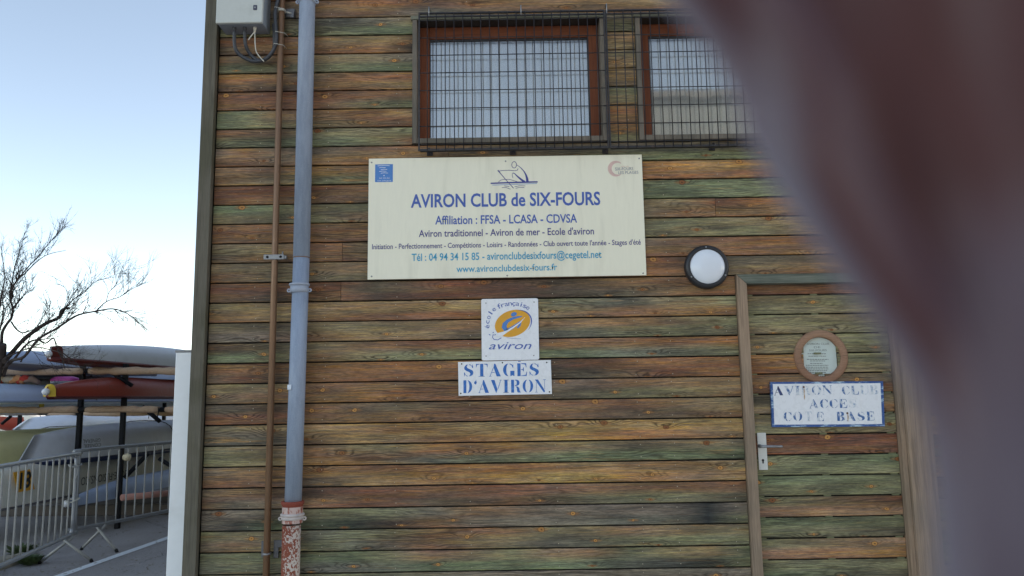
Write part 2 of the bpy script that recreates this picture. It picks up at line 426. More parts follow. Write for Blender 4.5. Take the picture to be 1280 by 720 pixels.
tag(ms.build('sea', simple('sea_water', lin((58, 84, 110)), .12, .1, .3, bump=.3)), 'blue sea beyond the boat park', None, None, 'structure')

# ================================================================== BUILDING
bld = thing('clubhouse', 'timber clad clubhouse with weathered brown and green horizontal boards', 'building')
STEP = .13435; Z0 = 2.54786+H           # joint number k lies at Z0 - k*STEP
GAP = .0088
CODE = {'g': (112, 108, 80), 'G': (98, 103, 76), 's': (94, 91, 80), 'o': (122, 106, 78), 'b': (120, 88, 62), 'r': (108, 72, 52),
        'O': (134, 94, 60), 't': (142, 114, 80), 'y': (156, 122, 72), 'd': (72, 60, 50), 'k': (40, 42, 42), 'm': (112, 100, 86),
        'p': (140, 106, 80), 'q': (92, 82, 66)}
# stain colour along each board: x pixel, top code, bottom code; a number in the first place is the worn golden amount
ROWS = {
 -6: (.2, 260, 'bq', 500, 'ob'), -5: (.2, 260, 'om', 600, 'gg'), -4: (.3, 260, 'bb', 600, 'rb'), -3: (.2, 260, 'gb', 600, 'ob'),
 -2: (.55, 268, 'mm', 400, 'bq', 440, 'Ob', 500, 'qs', 560, 'rs', 610, 'Ob', 680, 'bq', 760, 'tb', 860, 'ob'),
 -1: (.0, 268, 'og', 300, 'qg', 345, 'qg', 400, 'sg', 450, 'sG', 500, 'oG', 560, 'sg', 820, 'og', 1000, 'go'),
 0: (.35, 268, 'bq', 330, 'bb', 420, 'tb', 480, 'tO', 510, 'bd', 640, 'bd', 780, 'to', 900, 'bb'),
 1: (.1, 268, 'bg', 300, 'qG', 345, 'bq', 400, 'og', 460, 'oG', 510, 'mG', 640, 'mg', 780, 'ot', 900, 'gg'),
 2: (.7, 268, 'Od', 310, 'Ob', 345, 'bd', 400, 'qb', 440, 'Ob', 510, 'Ot', 780, 'to', 900, 'bb'),
 3: (.45, 268, 'bb', 330, 'rr', 400, 'rb', 460, 'rg', 510, 'bg', 780, 'go', 900, 'gg'),
 4: (.35, 266, 'GG', 310, 'gg', 350, 'bo', 400, 'bo', 460, 'Ob', 510, 'tb', 780, 'Ob', 900, 'bb'),
 5: (.1, 266, 'bg', 330, 'bG', 350, 'qg', 400, 'gG', 460, 'og', 510, 'gb', 780, 'Og', 900, 'bb'),
 6: (.25, 265, 'mb', 300, 'Ob', 350, 'mm', 400, 'qO', 500, 'bb', 560, 'bd', 561, 'ob', 700, 'qq', 800, 'qG', 900, 'qG', 1050, 'bg'),
 7: (.65, 264, 'pb', 300, 'rt', 350, 'qg', 400, 'yg', 430, 'rg', 460, 'bg', 700, 'bb', 810, 'OO', 900, 'yb', 1060, 'Or'),
 8: (.35, 264, 'rr', 310, 'rb', 350, 'rb', 400, 'rr', 460, 'bq', 700, 'bG', 810, 'GG', 900, 'GG', 1060, 'gg'),
 9: (.1, 262, 'Go', 320, 'Gq', 400, 'og', 460, 'gb', 700, 'gg', 810, 'oq', 860, 'ob', 898, 'ob', 899, 'rb', 1050, 'Ob'),
 10: (.3, 262, 'bb', 320, 'rr', 400, 'bO', 440, 'bb', 460, 'bb', 700, 'og', 810, 'gg', 870, 'go', 950, 'og', 1060, 'bO'),
 11: (.35, 260, 'oq', 330, 'ob', 380, 'bb', 427, 'bb', 428, 'yG', 460, 'GG', 700, 'gO', 810, 'mb', 880, 'bb', 960, 'Ob', 1060, 'rb'),
 12: (.3, 260, 'ob', 330, 'oq', 380, 'qo', 430, 'bo', 460, 'od', 700, 'bb', 810, 'rO', 855, 'Ob', 900, 'qo', 1000, 'qb', 1080, 'Ob'),
 13: (.1, 258, 'rb', 330, 'rd', 400, 'rb', 427, 'rb', 428, 'dr', 470, 'qd', 560, 'rr', 700, 'dd', 790, 'bq', 915, 'bO'),
 14: (.35, 257, 'ob', 280, 'oO', 330, 'to', 400, 'tb', 480, 'tb', 600, 'tO', 680, 'go', 780, 'sb', 850, 'oO', 915, 'gb'),
 15: (.15, 256, 'om', 330, 'qm', 400, 'ob', 470, 'ot', 600, 'bq', 700, 'ts', 800, 'bg', 915, 'gq'),
 16: (.3, 255, 'bG', 330, 'qG', 400, 'ob', 470, 'bg', 600, 'rg', 700, 'bG', 800, 'bs', 915, 'Og'),
 17: (.35, 254, 'bq', 290, 'Or', 340, 'rd', 400, 'OO', 480, 'Or', 600, 'Or', 680, 'dd', 760, 'rq', 830, 'Or', 925, 'rO'),
 18: (.1, 252, 'oq', 330, 'ob', 400, 'bb', 470, 'bO', 600, 'bb', 700, 'mq', 800, 'bg', 925, 'tb'),
 19: (.1, 251, 'qr', 330, 'dr', 400, 'bb', 470, 'qb', 600, 'bb', 700, 'bb', 800, 'bq', 925, 'ob'),
 20: (.75, 250, 'qq', 330, 'os', 400, 'tb', 480, 'Ot', 600, 'tO', 700, 'ty', 780, 'yO', 925, 'yt'),
 21: (.4, 250, 'gg', 330, 'oo', 400, 'bO', 470, 'gb', 540, 'Os', 640, 'Og', 720, 'oG', 800, 'qG', 860, 'oG', 925, 'qG'),
 22: (.85, 248, 'mb', 320, 'bb', 400, 'Oq', 470, 'bt', 560, 'OO', 640, 'Oy', 720, 'ty', 790, 'bO', 850, 'bt', 925, 'ot'),
 23: (.1, 247, 'qb', 320, 'bs', 380, 'dp', 470, 'rr', 560, 'bq', 620, 'rr', 700, 'pq', 800, 'bg', 925, 'bq'),
 24: (.1, 247, 'mm', 310, 'mk', 350, 'qG', 470, 'gk', 540, 'mb', 600, 'bm', 690, 'mm', 800, 'ms', 850, 'mq', 872, 'kk', 900, 'qk', 925, 'mg'),
 25: (.35, 246, 'gq', 320, 'ob', 370, 'sg', 470, 'gs', 540, 'bb', 620, 'bo', 700, 'gs', 790, 'pg', 850, 'og', 925, 'og'),
 26: (.2, 245, 'gs', 320, 'gg', 380, 'Gs', 470, 'Gs', 540, 'pG', 640, 'gG', 710, 'pG', 790, 'Gs', 860, 'tk', 925, 'Gg'),
 27: (.2, 244, 'gm', 320, 'qq', 400, 'gm', 600, 'mm', 760, 'mt', 925, 'mg'),
 28: (.1, 244, 'gg', 500, 'mq', 900, 'gm'),
}
GAINP = 1.45
def tint(c):
    l = lin(CODE[c]); return tuple(x*GAINP for x in l)
KREF = lambda k: 46+k*24.9        # rough pixel row, for turning table x pixels into X
def row_col(row, xp, top):
    ks = row[1::2]; cs = row[2::2]
    if xp <= ks[0]: return tint(cs[0][0 if top else 1])
    for i in range(len(ks)-1):
        if ks[i] <= xp <= ks[i+1]:
            t = (xp-ks[i])/max(1e-6, ks[i+1]-ks[i]); A = tint(cs[i][0 if top else 1]); B = tint(cs[i+1][0 if top else 1])
            return tuple(A[j]*(1-t)+B[j]*t for j in range(3))
    return tint(cs[-1][0 if top else 1])
def board(parent, x0, x1, z1, z0, Yf, colfn, gold, th=.02, name='plank', ch=.0028, mat=None, jitter=.0012):
    "one cladding board: chamfered box with the stain attribute; local origin at its left end"
    L = x1-x0; n = max(2, min(14, int(L/.26)+1)); h = z1-z0
    prof = [(th, 0), (ch, 0), (0, ch), (0, h*.33), (0, h*.5), (0, h*.67), (0, h-ch*1.3), (ch, h), (th, h)]
    vs = []; fs = []; cols = []
    xs = [0]+[L*k/n for k in range(1, n)]+[L]
    yo = random.uniform(-jitter, jitter); zo = random.uniform(-.0006, .0006)
    for i, x in enumerate(xs):
        end = i in (0, len(xs)-1)
        for (dy, dz) in prof:
            vs.append((x, dy+(.001 if end and dy < th else 0), dz))
            t = min(1, max(0, (dz/h-.33)/.34)); t = t*t*(3-2*t)
            ct = colfn(x0+x, True); cb = colfn(x0+x, False)
            cols.append(tuple(cb[j]*(1-t)+ct[j]*t for j in range(3))+(gold,))
    m = len(prof)
    for i in range(len(xs)-1):
        for j in range(m-1):
            a_ = i*m+j; fs.append((a_, a_+m, a_+m+1, a_+1))
    fs.append(tuple(range(m))[::-1]); fs.append(tuple((len(xs)-1)*m+j for j in range(m)))
    me = bpy.data.meshes.new(name); me.from_pydata(vs, [], fs); me.materials.append(mat or M['plank'])
    at_ = me.color_attributes.new('tint', 'FLOAT_COLOR', 'POINT')
    at_.data.foreach_set('color', [c for q in cols for c in q])
    bm = bmesh.new(); bm.from_mesh(me); bmesh.ops.recalc_face_normals(bm, faces=bm.faces); bm.to_mesh(me); bm.free()
    return link(name, me, parent, (x0, Yf+yo, z0+zo))
XL = at(257, 400, 0).x-.01                 # where the boards meet the corner post
WIN = [(at(516, 100).x, at(757, 100).x), (at(796, 100).x, at(796, 100).x+at(757, 100).x-at(516, 100).x)]
WZ1 = Z0+STEP-GAP/2; WZ0 = Z0-6*STEP+GAP/2
DX0 = at(919, 345).x; DX1 = at(1165, 640).x; DZ1 = Z0-13*STEP+.001
XR = 15.0
cuts = {6: [561], 9: [898], 11: [428], 13: [427], -2: [], 16: [], 20: []}
far_cut = {k: random.uniform(2.9, 6.5) for k in range(-17, 30)}
def wallspans(za, zb):
    "free stretches of wall for a board between heights zb..za"
    sp = [(XL, XR)]
    blocks = []
    if zb < WZ1-.03 and za > WZ0+.03: blocks += WIN
    if zb < DZ1-.03: blocks.append((DX0, DX1))
    for (b0, b1) in blocks:
        ns = []
        for (s0, s1) in sp:
            if b1 <= s0 or b0 >= s1: ns.append((s0, s1)); continue
            if b0 > s0: ns.append((s0, b0-.004))
            if b1 < s1: ns.append((b1+.004, s1))
        sp = ns
    return sp
for k in range(-17, 30):
    zt = Z0-k*STEP-GAP/2; zb = Z0-(k+1)*STEP+GAP/2
    if zb < .02: zb = .02
    if zt-zb < .03: continue
    row = ROWS.get(k, ROWS[-3] if k < 0 else ROWS[28])
    ym = (at(600, 46+k*25).z, 0)
    def cf(X, top, row=row):
        return row_col(row, 640+X*FPX/D, top)
    for (s0, s1) in wallspans(zt, zb):
        cs_ = sorted([at(c, 330+0*k).x if c > 800 else at(c, 300).x for c in cuts.get(k, [])]+[far_cut[k]])
        xs = [s0]+[c for c in cs_ if s0+.15 < c < s1-.15]+[s1]
        for i in range(len(xs)-1):
            a_ = xs[i]+(.0015 if i else 0); b_ = xs[i+1]-(.0015 if i < len(xs)-2 else 0)
            z_t, z_b = zt, zb
            if s0 >= XL and (zt > WZ1 > zb) : pass
            board(bld, a_, b_, z_t, z_b, 0.0, cf, row[0])
# timber studs and the dark membrane behind the boards
mb = MB(); mb.box((XL-.02, .022, 0), (WIN[0][0], .03, 6.2)).box((WIN[0][1], .022, WZ0), (WIN[1][0], .03, 6.2)).box((WIN[1][1], .022, 0+DZ1), (XR, .03, 6.2))
mb.box((WIN[0][0], .022, WZ1), (WIN[0][1], .03, 6.2)).box((WIN[1][0], .022, WZ1), (WIN[1][1], .03, 6.2))
mb.box((WIN[0][0], .022, 0), (DX0, .03, WZ0)).box((DX0, .022, DZ1), (WIN[1][1], .03, WZ0)).box((DX1, .022, 0), (XR, .03, DZ1))
mb.build('backing', M['dark'], bld)
# side and rear walls, roof edge; unseen depth and height stretched to block sun
sb = MB(); sb.box((XL-.03, .035, 0), (XL+.02, 18, 6.2)).box((XR-.05, .035, 0), (XR, 18, 6.2)).box((XL-.03, 17.95, 0), (XR, 18, 6.2))
sb.build('side_wall', trim_wood('side_cladding', lin((110, 96, 74)), lin((88, 92, 70)), False), bld)
rf = MB(); rf.box((XL-.35, -.35, 6.2), (XR+.35, 18.3, 6.32), .01); rf.build('roof', simple('roof_metal', lin((120, 122, 124)), .4), bld)
# nails: two per board on every stud
studs = [at(c, 360).x for c in (320, 407, 496, 586, 690, 792, 835, 905)]
nb = MB()
for k in range(-4, 29):
    zt = Z0-k*STEP; zb = zt-STEP
    for sx_ in studs:
        if not any(s0 < sx_-.02 and s1 > sx_+.02 for s0, s1 in wallspans(zt, zb)): continue
        for z in (zt-.026, zb+.026):
            x = sx_+random.uniform(-.008, .008); z += random.uniform(-.004, .004)
            nb.lathe([(.0001, -.0034), (.0030, -.0032), (.0035, .0)], (x, 0, z), 'Y', 6)
tag(nb.build('nail_heads', simple('nail_zinc', lin((176, 164, 142)), .5, .2, 90), bld), kind='stuff')
# corner post, proud of the boards
YP = -.065
cl = at(239.5, 420, YP).x; cr = cl+.086
cp = MB(); cp.box((cl, YP, 0), (cr, .03, 6.2), .003); cp.build('corner_post', M['post'], bld)
cp2 = MB(); cp2.box((cr, -.02, 0), (XL-.003, .02, 6.2)); cp2.build('corner_fillet', M['post'], bld)

# ---- windows
def window(x0, x1, first):
    fr = thing_child('window', bld)
    t = .032
    # outer boards standing round the opening, slightly proud
    for q0, q1 in ((x0, x0+t), (x1-t, x1)): MB().box((q0, -.030, WZ0), (q1, .14, WZ1-.036), .002).build('casing', M['casing'], fr)
    MB().box((x0-.012, -.034, WZ1-.034), (x1+.012, -.004, WZ1-.006), .003).build('head_board', M['sill'], fr)
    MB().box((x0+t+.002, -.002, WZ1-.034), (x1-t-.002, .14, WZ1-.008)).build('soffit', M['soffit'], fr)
    MB().box((x0+t+.002, -.026, WZ0), (x1-t-.002, .14, WZ0+.036), .003).build('sill', M['casing'], fr)
    # sash set back
    ys = .085; a0 = x0+t+.003; a1 = x1-t-.003; z0 = WZ0+.038; z1 = WZ1-.037
    f = .072; ft = .088
    for q0, q1 in ((a0, a0+f), (a1-f, a1)): MB().box((q0, ys, z0), (q1, ys+.05, z1), .004).build('stile', M['frame'], fr)
    MB().box((a0+f+.001, ys+.001, z1-ft), (a1-f-.001, ys+.05, z1), .004).build('top_rail', M['frameh'], fr)
    MB().box((a0+f+.001, ys+.001, z0-.0), (a1-f-.001, ys+.05, z0+.012), .003).build('bottom_rail', M['frameh'], fr)
    g0, g1, h0, h1 = a0+f-.004, a1-f+.004, z0+.008, z1-ft+.006
    MB().box((g0, ys+.022, h0), (g1, ys+.028, h1)).build('pane', M['pane'], fr)
    # black gasket
    gk = MB()
    for q in (((a0+f, ys+.012, z1-ft-.012), (a1-f, ys+.02, z1-ft)), ((a0+f, ys+.012, z0+.013), (a0+f+.006, ys+.02, z1-ft-.013)), ((a1-f-.006, ys+.012, z0+.013), (a1-f, ys+.02, z1-ft-.013))):
        gk.box(*q)
    gk.build('gasket', M['black'], fr)
    # curtain: soft vertical folds
    cm = MB(); n = 110
    for i in range(n+1):
        x = g0-.02+(g1-g0+.04)*i/n
        y = ys+.075+.010*math.sin(x*78+2*math.sin(x*9))+.005*math.sin(x*171)
        cm.v += [(x, y, h0-.03), (x, y, h1+.03)]
    for i in range(n): cm.f.append((2*i, 2*i+2, 2*i+3, 2*i+1)); cm.sm.append(True)
    cm.build('curtain', M['curtain'], fr)
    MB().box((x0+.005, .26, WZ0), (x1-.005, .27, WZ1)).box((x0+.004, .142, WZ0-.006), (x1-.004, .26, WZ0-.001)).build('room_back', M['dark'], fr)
def thing_child(name, parent):
    o = bpy.data.objects.new(name, None); C.objects.link(o); o.parent = parent; o.empty_display_size = .1
    return o
M['curtain'] = simple('net_curtain', lin((236, 236, 236)), .8, .03, 4)
for i, (a_, b_) in enumerate(WIN): window(a_, b_, i == 0)

# ---- door
door = thing_child('door', bld)
YD = .045
jx0, jx1 = at(919, 345).x, at(936.5, 440).x
rx0 = at(1120.5, 528, YD).x; rx1 = at(1131, 528, 0).x; rx2 = at(1150, 528, -.03).x; rx3 = at(1164, 528, 0).x
jw = jx1-jx0
jz = DZ1
# left jamb and header meet in a mitre
def prism(pts, y0, y1):
    m = MB(); n = len(pts)
    m.v = [(p[0], y0, p[1]) for p in pts]+[(p[0], y1, p[1]) for p in pts]
    m.f = [tuple(range(n)), tuple(range(n, 2*n))[::-1]]+[(k, (k+1) % n, n+(k+1) % n, n+k) for k in range(n)]
    m.sm = [False]*len(m.f); return m
hh = .062
prism([(jx0, 0), (jx1, 0), (jx1, jz-hh), (jx0, jz)], -.030, .06).build('jamb', M['jamb'], door)
prism([(jx0+.002, jz), (jx1+.002, jz-hh), (rx1, jz-hh), (rx2, jz)], -.031, .06).build('header', M['header'], door)
MB().box((rx0, .0, 0), (rx1-.001, .10, jz-hh-.003), .002).build('reveal', M['jamb'], door)
MB().box((rx1, -.028, 0), (rx2, .10, jz-.002), .003).build('jamb', M['jamb'], door)
MB().box((rx2+.001, -.012, 0), (rx3, .02, jz), .003).build('casing', M['jamb'], door)
DROWS = [  # y of the joint above each board at x=1000, worn amount, colours
 (.0, 'dr', 'rb'), (.0, 'og', 'go'), (.1, 'go', 'og'), (.1, 'oo', 'gg'), (.3, 'rO', 'oo'), (.15, 'br', 'qr'), (.1, 'qo', 'ob'), (.1, 'og', 'go'),
 (.15, 'rr', 'rr'), (.0, 'gg', 'Gg'), (.0, 'Gg', 'gg'), (.15, 'gp', 'rp'), (.1, 'Gg', 'gq'), (.1, 'gp', 'pO'), (.1, 'gG', 'gq'), (.1, 'qg', 'om'), (.1, 'gG', 'gg'), (.1, 'gp', 'og'), (.1, 'gG', 'gq'), (.1, 'gm', 'og')]
yj = [368, 392.7, 417, 442, 466.8, 492, 517, 543.2, 568.5, 594.7, 621.3, 647, 673.6, 699.2]
zj = [at(1010, y+.0, YD).z for y in yj]; st = (zj[0]-zj[-1])/13
leaf0, leaf1 = jx1+.004, rx0-.004
PC = at(1026, 446, YD)
for i, (gold, cA, cB) in enumerate(DROWS):
    zt = zj[0]+st-i*st; zb = zt-st
    zt = min(zt, jz-.004)
    if zb < .01: break
    def cf(X, top, cA=cA, cB=cB, i=i):
        t = (X-leaf0)/(leaf1-leaf0)
        if i == 4 and t > .45: cA_, cB_ = 'oo', 'go'; t = 1
        elif i == 4: cA_, cB_ = 'OO', 'OO'
        else: cA_, cB_ = cA, cB
        A = tint(cA_[0 if top else 1]); B = tint(cB_[0 if top else 1]); return tuple(A[j]*(1-t)+B[j]*t for j in range(3))
    z1_, z0_ = zt-.0045, zb+.0045
    # boards are cut round the porthole
    rr = .115
    if z0_ < PC.z+rr and z1_ > PC.z-rr:
        dz_ = 0 if z0_ < PC.z < z1_ else min(abs(z0_-PC.z), abs(z1_-PC.z)); wv = math.sqrt(max(0, rr*rr-dz_*dz_))
        board(door, leaf0, PC.x-wv, z1_, z0_, YD, cf, gold, name='door_plank'); board(door, PC.x+wv, leaf1, z1_, z0_, YD, cf, gold, name='door_plank')
    else: board(door, leaf0, leaf1, z1_, z0_, YD, cf, gold, name='door_plank')
SPM = MB().box((0, 0, -.0055), (.045, .013, .0055)).mesh('spacer', M['spacer'])
# small spacer blocks bridging the gaps at the ledges, and the sheet behind
for i in range(1, 20):
    z = zj[0]-(i-1)*st
    if z < .05: break
    for xx in (.0, .46, .93):
        x = leaf0+.01+(leaf1-leaf0)*xx; link('spacer', SPM, door, (x, YD+.006, z))
MB().box((leaf0-.003, YD+.021, .01), (PC.x-.12, YD+.03, jz-hh)).box((PC.x+.12, YD+.021, .01), (leaf1+.003, YD+.03, jz-hh)).box((PC.x-.12, YD+.021, .01), (PC.x+.12, YD+.03, PC.z-.14)).box((PC.x-.12, YD+.021, PC.z+.14), (PC.x+.12, YD+.03, jz-hh)).build('door_backing', M['dark'], door)
# porthole
Ro, Ri = 33.5/FPX*(D+YD), 24.5/FPX*(D+YD)
MB().lathe([(Ri, .03), (Ri, -.006), (Ri+.008, -.013), (Ro-.012, -.015), (Ro-.002, -.009), (Ro, .0), (Ro, .02)], PC, 'Y', 48).build('porthole_ring', M['ring'], door)
MB().lathe([(.0005, .012), (Ri+.002, .012)], PC, 'Y', 48).build('porthole_pane', M['pane2'], door)
MB().lathe([(.0005, .05), (Ri+.03, .05)], PC, 'Y', 24).build('porthole_back', M['dark'], door)
# lock plate and lever
p = at(952.5, 564, YD); pw, ph_ = 11/2/188, 45/2/188
MB().box((p.x-pw, YD-.012, p.z-ph_), (p.x+pw, YD-.001, p.z+ph_), .003).build('lock_plate', M['plate'], door)
q = at(951.5, 558, YD-.05); e_ = at(978, 559, YD-.055)
hn = MB().tube([(q.x, YD-.012, q.z), (q.x, YD-.05, q.z), (q.x+.012, YD-.056, q.z), ((q.x+e_.x)/2, YD-.057, q.z-.001), (e_.x-.004, YD-.056, q.z-.002), (e_.x, YD-.052, q.z-.003)], [.010, .009, .0085, .008, .008, .006], 10)
hn.lathe([(.013, -.014), (.013, -.02), (.0005, -.021)], (q.x, YD, q.z), 'Y', 16); hn.build('lever_handle', M['galv'], door)
kk = at(953, 576, YD); MB().lathe([(.0085, -.0122), (.0085, -.0135), (.0003, -.0137)], (kk.x, YD, kk.z+.004), 'Y', 16).box((kk.x-.0045, YD-.0136, kk.z-.016), (kk.x+.0045, YD-.0122, kk.z+.004)).build('keyhole', M['black'], door)

# notice behind the porthole glass
no = MB(); a_ = at(1002, 424, YD); b_ = at(1044.5, 477, YD)
NP = thing('notice', 'printed paper notice behind the round porthole glass of the door', 'notice')
x0, x1, z0, z1 = a_.x, at(1046.5, 450, YD+.022).x, PC.z-Ri+.001, PC.z+Ri-.006
seg = [(PC.x+(Ri-.001)*math.cos(t), PC.z+(Ri-.001)*math.sin(t)) for t in [2*math.pi*i/60 for i in range(60)]]
seg = [q for q in seg if q[0] < x1]
# sort the clipped circle from the upper cut round the left side to the lower cut
seg.sort(key=lambda q: math.atan2(q[1]-PC.z, -(q[0]-PC.x)))
MB().poly(seg, YD+.022).build('sheet', M['paper'], NP)
for (yc, xa, xb, cap, s) in ((430, 1010, 1038, 2.4, 'AVIRON CLUB'), (434, 1019, 1027, 2.2, 'DE'), (438, 1013, 1035, 2.4, 'SIX-FOURS')):
    lettering(s, px(xa, yc+1, YD), px(xb, yc+.6, YD), cap/187, YD+.021, M['ink'], NP)
ln = MB()
for yc, xa, xb in ((442, 1011, 1034), (445, 1012, 1034), (449, 1010, 1037), (451, 1014, 1033), (454, 1014, 1030), (456.4, 1009, 1037), (458.8, 1009, 1037), (461, 1008, 1037), (463.2, 1008, 1036), (465.4, 1009, 1034), (468, 1015, 1032), (470, 1016, 1031)):
    x = xa
    while x < xb:
        wd = random.uniform(1.2, 3.6); A = px(x, yc, YD); B = px(min(xb, x+wd), yc, YD)
        ln.poly([(A[0], A[1]-.0022), (B[0], B[1]-.0022), (B[0], B[1]+.0022), (A[0], A[1]+.0022)], YD+.021); x += wd+.6
ln.build('printed_lines', M['ink'], NP)

# ================================================================== GRILLES
YG = -.075
def grille(x0, x1, z0, z1, label, step=None):
    g = thing('window_grille', label, 'window grille', 'wire grilles over the windows', (x0, YG, z0))
    W, Hh = x1-x0, z1-z0
    fb = MB(); r = .006
    fb.box((x0, YG-.006, z0), (x0+.010, YG+.012, z1)).box((x1-.010, YG-.006, z0), (x1, YG+.012, z1))
    fb.box((x0+.0105, YG-.005, z0), (x1-.0105, YG+.030, z0+.014)).box((x0+.0105, YG-.005, z1-.010), (x1-.0105, YG+.012, z1)).box((x0+.0105, YG-.004, z1-.034), (x1-.0105, YG+.008, z1-.026))
    fb.build('frame', M['steel'], g)
    vm = MB().tube([(0, 0, .004), (0, 0, Hh-.004)], .0034, 6).mesh('wire', M['steel'])
    hm = MB().tube([(.004, 0, 0), (W-.004, 0, 0)], .0033, 6).mesh('wire', M['steel'])
    s = 11.78/FPX*(D+YG); x = x0+s
    while x < x1-.02: link('wire', vm, g, (x, YG-.0055, z0)); x += s
    s2 = 24.35/FPX*(D+YG); z = z1-.060
    while z > z0+.02: link('wire', hm, g, (x0, YG, z)); z -= s2*1.0
    return g
gz1 = at(640, 14, YG).z; gz0 = at(640, 187, YG).z
gA0 = at(523, 100, YG).x; gA1 = at(758.5, 100, YG).x; gB1 = WIN[1][1]+.02
GL = grille(gA0, gA1, gz0, gz1, 'black wire grille over the left window above the cream club sign')
GR = grille(gA1+.004, gB1, gz0, gz1, 'black wire grille over the right window, half hidden behind the blurred cloth')
for (xp, yp, g) in ((537, 190.5, GL), (641, 189.5, GL), (757, 188, GL), (891, 184, GR)):
    c = at(xp, yp, -.03); m = MB().box((c.x-.020, -.012, c.z-.017), (c.x+.020, -.002, c.z+.017), .002).box((c.x-.008, YG+.012, c.z+.016), (c.x+.008, -.004, c.z+.022))
    m.lathe([(.007, -.012), (.006, -.018), (.0003, -.019)], (c.x, 0, c.z-.002), 'Y', 8)
    m.build('bracket', M['steel'], g)
for (xp, yp, g) in ((537, 13, GL), (651, 11, GL), (757, 9, GL)):
    c = at(xp, yp, -.03); MB().tube([(c.x, 0, c.z+.012), (c.x, -.05, c.z+.012), (c.x, YG-.004, c.z), (c.x, YG-.004, gz1-.03)], .004, 6).build('hook', M['galv'], g)
# strip beside the left window
# ================================================================== CLUB SIGN
YS = -.030
S = thing('club_sign', 'large cream club board with blue and turquoise lettering under the windows', 'sign')
sa = at(461, 198.5, YS); sbr = at(805.5, 345.5, YS)
sx0, sx1, sz1, sz0 = sa.x, at(805.2, 270, YS).x, at(461, 198.3, YS).z, at(459.5, 349.5, YS).z
MB().box((sx0, YS, sz0), (sx1, YS+.012, sz1), .0015).build('panel', M['sign'], S)
MB().box((sx0+.05, YS+.0125, sz0+.1), (sx0+.09, -.0005, sz1-.1)).box((sx1-.09, YS+.0125, sz0+.1), (sx1-.05, -.0005, sz1-.1)).build('batten', M['dark'], S)
TY = YS-.0012
def L6(body, xa, ya, xb, yb, cap, mat, off=0.0): lettering(body, px(xa, ya, TY), px(xb, yb, TY), cap/FPX*(D+TY), TY, mat, S, off=off)
L6('AVIRON CLUB de SIX-FOURS', 513.5, 259.2, 750.5, 255.8, 16.6, M['blue'], .022)
L6('Affiliation : FFSA - LCASA - CDVSA', 544, 280.4, 721.5, 278, 10.8, M['blue'], .016)
L6("Aviron traditionnel - Aviron de mer - Ecole d'aviron", 523.5, 296.2, 742.5, 292.8, 8.8, M['violet'], .012)
L6("Initiation - Perfectionnement - Compétitions - Loisirs - Randonnées - Club ouvert toute l'année - Stages d'été", 465, 311.6, 801, 305.6, 6.5, M['violet'], .01)
L6('Tél : 04 94 34 15 85 - avironclubdesixfours@cegetel.net', 514.5, 326.2, 752, 322.2, 9.2, M['teal'], .014)
L6('www.avironclubdesix-fours.fr', 570.5, 340.2, 696.5, 337.6, 8.2, M['teal'], .012)
# screws
sm_ = MB()
for (xp, yp) in ((464.5, 203), (464.5, 345.5), (632, 201.5), (799, 198), (804, 341.5), (634, 344.5)):
    c = at(xp, yp, TY); sm_.lathe([(.006, .001), (.0055, -.0012), (.0004, -.0016)], (c.x, YS, c.z), 'Y', 10)
sm_.build('screws', M['galv2'], S)
# rower emblem, traced as strokes (zoom pixel /15 + 600, /15 + 195)
def Z(pts, k=15.0, ox=600, oy=195, Y=TY): return [px(ox+a_/k, oy+b_/k, Y) for a_, b_ in pts]
U = 1/FPX*(D+TY)/15*1.0
em = MB()
em.ribbon(Z([(200, 512), (520, 500), (800, 492), (1080, 484)]), [26*U, 28*U, 30*U, 26*U], TY)
em.ribbon(Z([(690, 165), (760, 215), (820, 280), (860, 350), (882, 420), (890, 480)]), [8*U, 12*U, 18*U, 30*U, 44*U, 50*U], TY-.0003)
em.ribbon(Z([(612, 318), (650, 330), (700, 380), (770, 440), (840, 486)]), [10*U, 14*U, 24*U, 36*U, 40*U], TY-.0003)
em.build('emblem_boat', M['navy'], S)
e2 = MB()
hd = [(640+45*math.cos(t)*1.0, 165+60*math.sin(t)) for t in [2*math.pi*i/20 for i in range(21)]]
e2.ribbon(Z(hd), 11*U, TY)
e2.ribbon(Z([(335, 268), (400, 345), (480, 440), (560, 530), (630, 605)]), [26*U, 14*U, 12*U, 12*U, 14*U], TY-.0006)
e2.ribbon(Z([(345, 282), (430, 272), (540, 266), (640, 275), (695, 272), (714, 235)]), 11*U, TY)
e2.ribbon(Z([(345, 490), (390, 450), (470, 436), (560, 440), (660, 470), (700, 482)]), [9*U]*6, TY)
e2.ribbon(Z([(618, 410), (603, 360), (610, 325), (640, 315)]), [9*U]*4, TY)
for pts in ([(410, 592), (490, 590), (570, 622)], [(455, 560), (550, 575)], [(650, 577), (740, 558), (850, 560)], [(670, 606), (740, 588), (832, 592)]):
    e2.ribbon(Z(pts), 9*U, TY)
e2.build('emblem_rower', M['violet'], S)
MB().ribbon(Z([(230, 545), (520, 536), (800, 526), (1070, 512)]), 14*U, TY).build('emblem_reflection', M['paleblue'], S)
